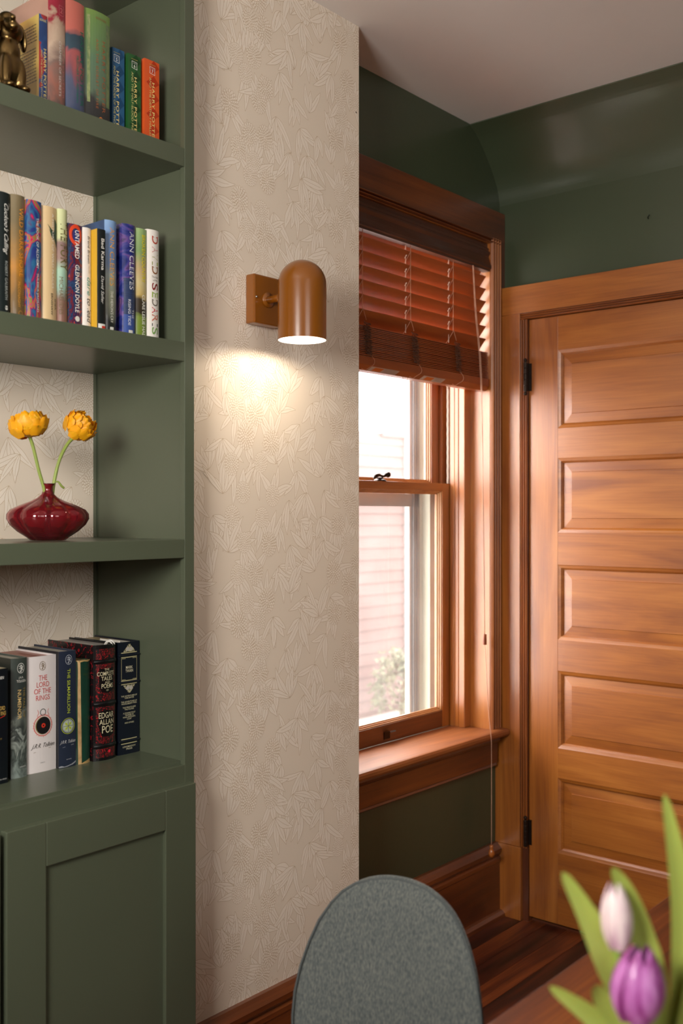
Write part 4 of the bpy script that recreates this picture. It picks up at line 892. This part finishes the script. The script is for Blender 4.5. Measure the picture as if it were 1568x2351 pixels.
for xa, xb in ((2.343, 2.478), (2.604, 2.722)):
    on_chamfer(xa, xb, .15, .95, .0004, LBL, 'warning_label'); on_chamfer(xa+.018, xa+.060, .25, .85, .0008, LBO, 'label_block')
    m = pmat('label_grey_print', (150, 132, 122), .6)
    for k in range(4): on_chamfer(xa+.066, xb-.006, .22+.17*k, .29+.17*k, .0008, m, 'label_print')
CORD = pmat('tan_cord', (196, 140, 110), .7); DCORD = pmat('brown_cord', (96, 62, 44), .7); TIP = pmat('pale_ladder_tape', (226, 196, 178), .7)
for lx in (2.316, 2.551, 2.785):
    bm = bmesh.new()
    tube(bm, [(lx, 1.8835, 2.222), (lx, 1.8835, 1.995), (lx+.004, 1.8825, 1.985), (lx+.012, 1.879, 1.958)], .0011, 5)
    tube(bm, [(lx, 1.9125, 2.222), (lx, 1.9125, 1.945)], .0011, 5)
    for z in zs:
        tube(bm, [(lx, 1.8835, z-.001), (lx-.004, 1.8975, z-.0255), (lx-.008, 1.912, z-.0475)], .0011, 5)
    lc = obj('ladder_cord', bm, CORD, bl, smooth=True)
    bm = bmesh.new()
    for z in zs[:-1]: tube(bm, [(lx-.016, 1.886, z-.013), (lx-.020, 1.8915, z-.0235)], .0016, 5)
    tube(bm, [(lx-.012, 1.8935, 2.222), (lx-.012, 1.8935, 1.95)], .0012, 5)
    obj('lift_cord', bm, TIP, bl)
    bm = bmesh.new(); random.seed(int(lx*100)); pts = []
    for j in range(24):
        zz = 1.952-j*.0040; dr = .012*j/24
        pts.append((lx+.004+dr+(.013 if j % 2 else -.011)+random.uniform(-.003, .003), 1.872+random.uniform(-.003, .002), zz))
        pts.append((lx+.004+dr+(.008 if j % 2 else -.014)+random.uniform(-.002, .002), 1.869+random.uniform(-.002, .001), zz-.006))
    tube(bm, smoothpath(pts, 3), .0011, 5)
    pts = [(p[0]+.004, p[1]-.001, p[2]-.003) for p in pts][::2]; tube(bm, smoothpath(pts, 3), .0011, 5)
    obj('cord_loops', bm, DCORD, bl, smooth=True)
    bm = bmesh.new(); xe = lx+.03
    tube(bm, smoothpath([(lx+.02, 1.874, 1.86), (xe+.006, 1.869, 1.845), (xe+.004, 1.868, 1.83), (xe-.012, 1.876, 1.818), (xe-.02, 1.882, 1.812), (xe-.034, 1.884, 1.815)], 5), .0010, 5)
    tube(bm, smoothpath([(lx-.03, 1.892, 1.8125), (lx-.024, 1.892, 1.801), (lx-.01, 1.892, 1.801), (lx-.004, 1.892, 1.8125)], 5), .0008, 5)
    obj('cord_tail', bm, CORD, bl, smooth=True)
random.seed(7)
def on_line(px, z, y): return (px, y, z)
pc = bmesh.new()
A = [(2.8935, 1.876, 2.222), (2.899, 1.868, 2.06), (2.913, 1.856, 1.84), (2.905, 1.845, 1.36), (2.909, 1.842, .991)]
tube(pc, smoothpath(A, 4), .0011, 5); tube(pc, smoothpath([(A[0][0]-.004, A[0][1], A[0][2])]+[(p[0]-.006, p[1], p[2]) for p in A[1:3]]+[(A[3][0]+.003, A[3][1], A[3][2]), (A[4][0]+.001, A[4][1], A[4][2])], 4), .0011, 5)
tube(pc, smoothpath([(2.911, 1.842, .955), (2.922, 1.836, .75), (2.9285, 1.8305, .66), (2.931, 1.829, .60), (2.931, 1.829, .285)], 5), .0011, 5)
pco = obj('pull_cord', pc, pmat('pull_cord_tan', (206, 160, 134), .6), bl, smooth=True)
bm = bmesh.new(); lathe(bm, [(0, 0), (.0062, 0), (.0066, .004), (.0066, .030), (.0058, .035), (0, .035)], (2.910, 1.842, .956), 14); obj('cord_connector', bm, BLINDW, pco, smooth=False)
bm = bmesh.new(); lathe(bm, [(0, 0), (.005, .002), (.0095, .009), (.0105, .016), (.008, .024), (.0048, .030), (.0062, .036), (.0058, .042), (0, .043)], (2.931, 1.829, .243), 18); obj('tassel_knob', bm, pmat('honey_wood_knob', (176, 98, 36), .3, coat=.5), pco, smooth=True)

# ------------------------------------------------------------ door and its casing
XF = 3.082; YH = 1.7725; YE = YH-.86
dr = sroot('door_1', (XF, YH, 0), 'five-panel varnished wooden door')
T = .036
obj('stile', B(XF, XF+T, YH-.108, YH, .018, 2.054), WD['z'], dr, bevel=.0008)
obj('stile', B(XF, XF+T, YE, YE+.108, .018, 2.054), WD['z'], dr, bevel=.0008)
pz = [(1.679, 1.939), (1.3300, 1.578), (.971, 1.2210), (.608, .866), (.257, .507)]
edges = [2.054]+[v for a, b_ in pz for v in (b_, a)]+[.018]
for i in range(0, len(edges), 2):
    obj('rail', B(XF+.0003, XF+T, YE+.108, YH-.108, edges[i+1], edges[i]), WD['y'], dr, bevel=.0008)
for (z0, z1) in pz:
    ya, yb = YE+.108, YH-.108
    bm = bmesh.new()
    # sticking: sloped moulding frame around the opening, then fielded panel
    def ring(bm, o1, d1, o2, d2):
        q = lambda o, d: [bm.verts.new(p) for p in ((XF+d, ya+o, z0+o), (XF+d, yb-o, z0+o), (XF+d, yb-o, z1-o), (XF+d, ya+o, z1-o))]
        A_, B_ = q(o1, d1), q(o2, d2)
        for i in range(4): bm.faces.new((A_[i], A_[(i+1) % 4], B_[(i+1) % 4], B_[i]))
        return B_
    ring(bm, -.0001, .0006, .003, .0022); ring(bm, .003, .0022, .0095, .0045); ring(bm, .0095, .0045, .0145, .0105); ring(bm, .0145, .0105, .0160, .0135)
    obj('sticking', bm, WD['y'], dr)
    bm = bmesh.new(); ring(bm, .0150, .0140, .046, .0105); B_ = ring(bm, .046, .0105, .0475, .0078); bm.faces.new(B_)
    C_ = [bm.verts.new(p) for p in ((XF+.022, ya, z0), (XF+.022, yb, z0), (XF+.022, yb, z1), (XF+.022, ya, z1))]; bm.faces.new(C_)
    obj('panel', bm, WD['y'], dr)
def hinge(zc, h=.098, tips=True):
    bm = bmesh.new(); n = 5; seg = h/n
    for i in range(n):
        lathe(bm, [(0, 0), (.0062, 0), (.0066, .001), (.0066, seg-.0016), (.0062, seg-.0006), (0, seg-.0006)], (XF-.0205, YH+.0035, zc-h/2+i*seg), 14)
    box(bm, XF-.019, XF-.0006, YH-.0015, YH+.0008, zc-h/2+.002, zc+h/2-.002); box(bm, XF-.0022, XF-.0006, YH-.010, YH-.0015, zc-h/2+.002, zc+h/2-.002)
    hg = obj('hinge', bm, pmat('aged_black_hinge', (48, 36, 28), .4, metal=.6, var=.5, vscale=80), dr)
    bm = bmesh.new()
    for s_ in ((1, 0) if not tips else (1, -1)):
        if s_ == 0: continue
        z = zc+s_*(h/2+.005); q = bmesh.ops.create_uvsphere(bm, u_segments=12, v_segments=8, radius=.0062)['verts']; bmesh.ops.translate(bm, verts=q, vec=(XF-.0205, YH+.0035, z+s_*.003))
        lathe(bm, [(.0035, -.005), (.0035, .005)], (XF-.0205, YH+.0035, z-s_*.002), 10)
    obj('hinge_pin_ball', bm, pmat('aged_black_hinge', (48, 36, 28)), hg, smooth=True)
hinge(1.858); hinge(.305, .09, False)
# casing round the door: leg, head, bead, plinth
tr = sroot('trim_1', (3.09, 1.84, 0), 'moulded varnished door casing with plinth block')
obj('casing_leg', B(3.068, 3.0998, 1.8015, 1.8995, .251, 2.0775), WD['z'], tr, bevel=.001)
obj('plinth_block', B(3.064, 3.0998, 1.797, 1.8995, 0, .2505), WD['z'], tr, bevel=.0015)
obj('casing_leg', B(3.068, 3.0998, YE-.13, YE-.03, 0, 2.0775), WD['z'], tr, bevel=.001)
obj('head_casing', B(3.0678, 3.0998, YE-.13, 1.8993, 2.0778, 2.1735), WD['y'], tr, bevel=.0012)
pts = [(3.0998, 1.8012)]+[(q, p) for p, q in reversed(reeds(1.7735, 1.8010, 3.076, .009, 3))]+[(3.0998, 1.7733)]
obj('bead', EX(pts, 'z', .251, 2.0555), WM['z'], tr)
grooves('zy', [1.7735+.0275*k/3 for k in (0, 1, 2, 3)], 3.0725, 3.079, .252, 2.0550, 'groove_shade', tr)
obj('bead_block', B(3.078, 3.0998, 1.7735, 1.7965, 0, .2508), WDK['z'], tr)
pts = [(3.0998, 2.0560)]+[(q, p) for p, q in reeds(2.0562, 2.0775, 3.076, .009, 3)]+[(3.0998, 2.0777)]
obj('bead', EX(pts, 'y', YE-.03, 1.8005), WM['y'], tr)
grooves('y', [2.0562+.0213*k/3 for k in (1, 2, 3)], 3.0725, 3.079, YE-.03, 1.8005, 'groove_shade', tr)
pts = [(3.0998, YE-.001)]+[(q, p) for p, q in reversed(reeds(YE-.030, YE-.002, 3.076, .013, 3))]+[(3.0998, YE-.030)]
obj('bead', EX(pts, 'z', 0, 2.0555), WD['z'], tr)
obj('threshold', B(3.101, 3.19, YE, YH, -.004, .006), WDK['y'], tr)
# screw hole plug on the green wall
bm = bmesh.new(); tube(bm, [(3.0985, 1.355, 2.326), (3.088, 1.352, 2.329), (3.086, 1.346, 2.334)], .0022, 6); tag(obj('wall_hook', bm, pmat('dark_green_hook', (40, 52, 40), .4), None), 'tiny green painted hook in the wall above the door', 'hook')

# ------------------------------------------------------------ outside
sd = thing('neighbour_house', 'pale pink clapboard house wall seen through the window', 'house', (6.6, 5.6, -.35))
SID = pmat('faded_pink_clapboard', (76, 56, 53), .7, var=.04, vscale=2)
z = -.30; k = 0
while z < 2.09:
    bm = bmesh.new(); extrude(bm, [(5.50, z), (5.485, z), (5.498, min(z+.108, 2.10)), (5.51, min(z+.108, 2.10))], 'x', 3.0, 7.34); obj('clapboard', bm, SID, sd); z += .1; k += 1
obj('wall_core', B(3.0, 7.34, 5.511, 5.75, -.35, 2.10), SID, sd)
obj('corner_board', B(7.34, 7.47, 5.47, 5.75, -.35, 2.14), pmat('white_corner_board', (140, 136, 136), .6), sd)
obj('eave_board', B(7.0, 7.35, 5.465, 5.484, 2.07, 2.20), SID, sd)
bm = bmesh.new(); box(bm, -1, 13, 2.3, 16, -.42, -.35); struct('floor_outside', bm, pmat('pale_paving', (124, 119, 117), .8, var=.06, vscale=1.5)).name = 'ground'
bm = bmesh.new(); random.seed(21)
for i in range(900):
    a = random.uniform(0, 2*PI); e = random.uniform(-.6, 1.5); r = random.uniform(.6, 1.0)
    c = Vector((6.42+.26*r*math.cos(e)*math.cos(a), 4.85+.24*r*math.cos(e)*math.sin(a), -.04+.30*r*math.sin(e)+.12*random.random()))
    d1 = Vector((random.uniform(-1, 1), random.uniform(-1, 1), random.uniform(-1, 1))).normalized()*.026; d2 = d1.orthogonal().normalized()*.012
    bm.faces.new([bm.verts.new(c+q) for q in (-d1, d2, d1, -d2)])
sh = thing('shrub', 'pale leafy shrub in front of the pink house', 'shrub', (6.42, 4.85, -.35)); obj('foliage', bm, pmat('pale_green_foliage', (84, 88, 66), .6), sh, kind='stuff')
bm = bmesh.new()
for i in range(7): tube(bm, [(6.42, 4.85, -.36), (6.42+random.uniform(-.12, .12), 4.85+random.uniform(-.12, .12), .1)], .008, 5)
obj('stem', bm, pmat('shrub_stem', (96, 80, 60), .8), sh); random.seed(7)

# ------------------------------------------------------------ dining chair (seen from behind)
CX, CY = 1.337, 1.019
ch = thing('dining_chair', 'dining chair with rounded grey fabric back, in the foreground', 'chair', (1.11, 0.99, 0))
R3 = Matrix(((.98, -.198, 0), (.198, .98, 0), (0, 0, 1)))   # local +x = direction the chair faces, local -y = viewer's right
def CW(f, s, z):   # f forward, s to the viewer's right
    return (CX-.98*f+.198*s, CY-.198*f-.98*s, z-.012 if z > .1 else z)
def fab():
    m = bpy.data.materials.new('grey_tweed_fabric'); m.use_nodes = True; nt = m.node_tree; b_ = nt.nodes['Principled BSDF']; b_.inputs['Roughness'].default_value = .9; b_.inputs['Sheen Weight'].default_value = .25
    tc = nt.nodes.new('ShaderNodeTexCoord'); mp = nt.nodes.new('ShaderNodeMapping'); mp.inputs['Scale'].default_value = (380, 380, 150); nt.links.new(tc.outputs['Object'], mp.inputs[0])
    n = nt.nodes.new('ShaderNodeTexNoise'); n.inputs['Scale'].default_value = 1; n.inputs['Detail'].default_value = 5; nt.links.new(mp.outputs[0], n.inputs[0])
    r = ramp(nt, [(.3, (60, 66, 67)), (.5, (82, 87, 85)), (.7, (106, 107, 101))]); nt.links.new(n.outputs['Fac'], r.inputs[0]); nt.links.new(r.outputs[0], b_.inputs[0])
    bp = nt.nodes.new('ShaderNodeBump'); bp.inputs['Strength'].default_value = .35; bp.inputs['Distance'].default_value = .001; nt.links.new(n.outputs['Fac'], bp.inputs['Height']); nt.links.new(bp.outputs[0], b_.inputs['Normal'])
    return m
FAB = fab()
hw_pts = [(.801, 0), (.799, .03), (.793, .057), (.78, .083), (.765, .104), (.745, .121), (.715, .139), (.68, .152), (.64, .163), (.60, .169), (.56, .170), (.52, .167), (.49, .160), (.465, .145), (.45, .12)]
def hw(z):
    for i in range(len(hw_pts)-1):
        a, b_ = hw_pts[i], hw_pts[i+1]
        if b_[0] <= z <= a[0]: t = (a[0]-z)/(a[0]-b_[0]); return 1.04*(a[1]+(b_[1]-a[1])*t)
    return 0
bm = bmesh.new(); rows = [p[0] for p in hw_pts]; NSG = 20
def lean(z): return -.05*((z-.45)/.35-.75)-.012
for side in (0, 1):
    G_ = []
    for z in rows:
        h_ = hw(z); row = []
        for j in range(NSG+1):
            s_ = -1+2*j/NSG; edge = (1-abs(s_)**3)**.5 if h_ > 0 else 0
            zz = z; topk = min(1, (.801-z)/.05)**.5
            thick = .017*edge*topk
            wrap = .03*(s_**2)*(h_/.17)**2
            f = lean(z)+wrap+(-thick if side == 0 else thick)
            row.append(bm.verts.new(CW(f, s_*h_, zz)))
        G_.append(row)
    for i in range(len(G_)-1):
        for j in range(NSG):
            try: bm.faces.new((G_[i][j], G_[i][j+1], G_[i+1][j+1], G_[i+1][j]))
            except ValueError: pass
bmesh.ops.remove_doubles(bm, verts=bm.verts, dist=.0004)
o = obj('backrest', bm, FAB, ch, smooth=True); ss = o.modifiers.new('s', 'SUBSURF'); ss.levels = 1; ss.render_levels = 1
bm = bmesh.new(); path = []
for sgn in (-1, 1):
    pp = [CW(lean(z)+.03*(hw(z)/.17)**2+.004, sgn*max(hw(z)-.008, 0), z-.004*(1 if z > .79 else 0)) for z in rows]
    path = pp[::-1] if sgn == -1 else path+pp[1:]
tube(bm, path, .0022, 6); obj('piping', bm, pmat('dark_grey_piping', (74, 79, 79), .9), ch, smooth=True)
bm = bmesh.new(); G_ = []
sec = [(0, .435), (.21, .430), (.225, .445), (.22, .463), (0, .472)]
for i in range(13):
    f = .00+.43*i/12; q = .21*min(1, (1-((f-.2)/.235)**4 if abs(f-.2) < .235 else .05)+.35); q = max(.1, min(.215, q*.21/.21))
    ring = [(-q, .437), (-q*.9, .428), (q*.9, .428), (q, .437), (q*1.02, .455), (q*.9, .470), (0, .474), (-q*.9, .470), (-q*1.02, .455)]
    G_.append([bm.verts.new(CW(f+.03, s_, z)) for s_, z in ring])
for i in range(12):
    for j in range(9): bm.faces.new((G_[i][j], G_[i][(j+1) % 9], G_[i+1][(j+1) % 9], G_[i+1][j]))
bm.faces.new(G_[0]); bm.faces.new(G_[-1]); obj('seat', bm, FAB, ch, smooth=True)
for f, s_ in ((.07, -.15), (.07, .15), (.40, -.16), (.40, .16)):
    bm = bmesh.new(); of = -.04 if f < .2 else .03
    tube(bm, [CW(f, s_*.8, .43), CW(f+of, s_*1.15, 0.0)], [.014, .009], 12); obj('leg', bm, pmat('black_chair_leg', (24, 22, 22), .4), ch, smooth=True)

# ------------------------------------------------------------ table with tulips
tb = thing('dining_table', 'polished brown wooden dining table in the right foreground', 'table', (1.25, .19, 0))
TX0, TX1, TY0, TY1 = .42, 2.28, -.30, .692
for i in range(7):
    a = TY0+(TY1-TY0)*i/7; b_ = TY0+(TY1-TY0)*(i+1)/7
    obj('table_plank', B(TX0, TX1, a+.0002, b_-.0002, .722, .75), TABLEW, tb, bevel=.0015)
bm = bmesh.new(); box(bm, TX0+.08, TX1-.08, TY0+.07, TY0+.09, .63, .722); box(bm, TX0+.08, TX1-.08, TY1-.09, TY1-.07, .63, .722); box(bm, TX0+.08, TX0+.10, TY0+.09, TY1-.09, .63, .722); box(bm, TX1-.10, TX1-.08, TY0+.09, TY1-.09, .63, .722); obj('apron', bm, TABLEW, tb)
for x in (TX0+.10, TX1-.16):
    for y in (TY0+.09, TY1-.15): obj('leg', B(x, x+.06, y, y+.06, 0, .722), TABLEW, tb, bevel=.003)
bm = bmesh.new(); VC = (.885, .372, .75)
lathe(bm, [(0, 0), (.036, 0), (.042, .004), (.046, .04), (.044, .09), (.040, .13), (.043, .150), (.041, .151), (.037, .13), (.041, .09), (.043, .04), (.038, .008), (0, .008)], VC, 36)
vs = thing('flower_vase', 'white ceramic vase holding tulips on the dining table', 'vase', VC); obj('vase_body', bm, pmat('white_ceramic', (226, 222, 214), .2, coat=.5), vs, smooth=True)
TLEAF = pmat('tulip_leaf_green', (158, 172, 80), .45, var=.1, vscale=14, sss=.12); TST = pmat('tulip_stem', (130, 156, 66), .5)
FW = Vector((.7627, .6468, 0)); RT = Vector((.6468, -.7627, 0))
def blade(bm, pts, wmax, side=RT, fold=.25, nn=20):
    P_ = smoothpath(pts, max(2, nn//(len(pts)-1))); n = len(P_); rows_ = []
    for i, p in enumerate(P_):
        t = i/(n-1); wv = wmax*.44*(math.sin(PI*(t*.9+.06)**.85)**.8 if t < 1 else .02); wv = max(wv, .0008)
        nrm = Vector((-FW.x, -FW.y, .1))
        tg = (P_[min(i+1, n-1)]-P_[max(i-1, 0)]).normalized(); sd_ = tg.cross(nrm).normalized()
        rows_.append([bm.verts.new(p+sd_*(k/2)*wv+nrm*(-(1-abs(k)/2))*wv*fold) for k in (-2, -1, 0, 1, 2)])
    for i in range(n-1):
        for k in range(4): bm.faces.new((rows_[i][k], rows_[i][k+1], rows_[i+1][k+1], rows_[i+1][k]))
def tulip(label, c, R_, H_, stem, leaves, cols, tilt=0.0):
    t = thing('tulip', label, 'flower', (VC[0], VC[1], .79), 'tulips in the white vase')
    bm = bmesh.new(); tube(bm, smoothpath(stem, 6), .0035, 8); obj('stem', bm, TST, t, smooth=True)
    M_ = Matrix.Rotation(tilt, 3, FW)
    for k in range(6):
        a = PI/3*k; inner = k % 2; rr = R_*(.90 if inner else 1.0); bm = bmesh.new(); G = 7; grid = []
        for i in range(G+1):
            u = i/G; prof_ = math.sin(PI*min(1, .12+.80*u)**.9)**.75
            row = []
            for j in range(7):
                s_ = (j/6-.5)*2; aa = a+s_*.80*(1 if u < .75 else max(.08, (1-u)/.25)); rad = rr*prof_*(1+.03*math.cos(s_*PI))
                row.append(bm.verts.new(Vector(c)+M_ @ Vector((rad*math.cos(aa), rad*math.sin(aa), (u-.5)*H_*(1-.05*inner)))))
            grid.append(row)
        for i in range(G):
            for j in range(6): bm.faces.new((grid[i][j], grid[i][j+1], grid[i+1][j+1], grid[i+1][j]))
        o = obj('petal', bm, cols, t, smooth=True)
    for lf in leaves:
        bm = bmesh.new(); blade(bm, lf[0], lf[1]); obj('leaf', bm, TLEAF, t, smooth=True)
PKT = swirl('pale_pink_tulip_petal', [(.35, (196, 160, 178)), (.5, (226, 204, 206)), (.7, (236, 222, 216))], (120, 120, 16), .5, 2, rough=.5)
PUT = swirl('purple_tulip_petal', [(.3, (126, 40, 110)), (.5, (168, 88, 160)), (.7, (190, 126, 186))], (90, 90, 18), .8, 2, rough=.5)
tulip('white and pale pink tulip, the upper bud', (.862, .4065, 1.030), .0145, .060, [(.862, .4065, 1.002), (.866, .40, .96), (.876, .385, .90), (.884, .375, .80)],
      [([(.884, .380, .885), (.872, .395, .94), (.858, .411, .985), (.845, .427, 1.03), (.831, .444, 1.068)], .030),
       ([(.890, .378, .89), (.890, .380, .96), (.882, .392, 1.01), (.870, .402, 1.05), (.860, .410, 1.072)], .026)], PKT, -.05)
tulip('purple tulip with rounded bud, in front of the pale one', (.852, .381, .979), .0238, .066, [(.852, .381, .948), (.862, .378, .90), (.88, .374, .80)],
      [([(.874, .375, .885), (.862, .40, .915), (.846, .425, .94), (.822, .452, .966)], .024),
       ([(.87, .385, .89), (.862, .40, .93), (.852, .415, .955), (.845, .42, .968)], .024)], PUT, .12)
tulip('purple tulip at the right edge behind a tall leaf', (.935, .345, 1.055), .018, .062, [(.935, .345, 1.025), (.92, .355, .95), (.895, .37, .88), (.888, .372, .80)],
      [([(.898, .368, .89), (.903, .363, .96), (.902, .361, 1.03), (.897, .366, 1.085), (.890, .374, 1.138)], .026),
       ([(.893, .366, .885), (.900, .352, .93), (.906, .346, .975), (.908, .342, 1.0)], .034)], PUT, .3)
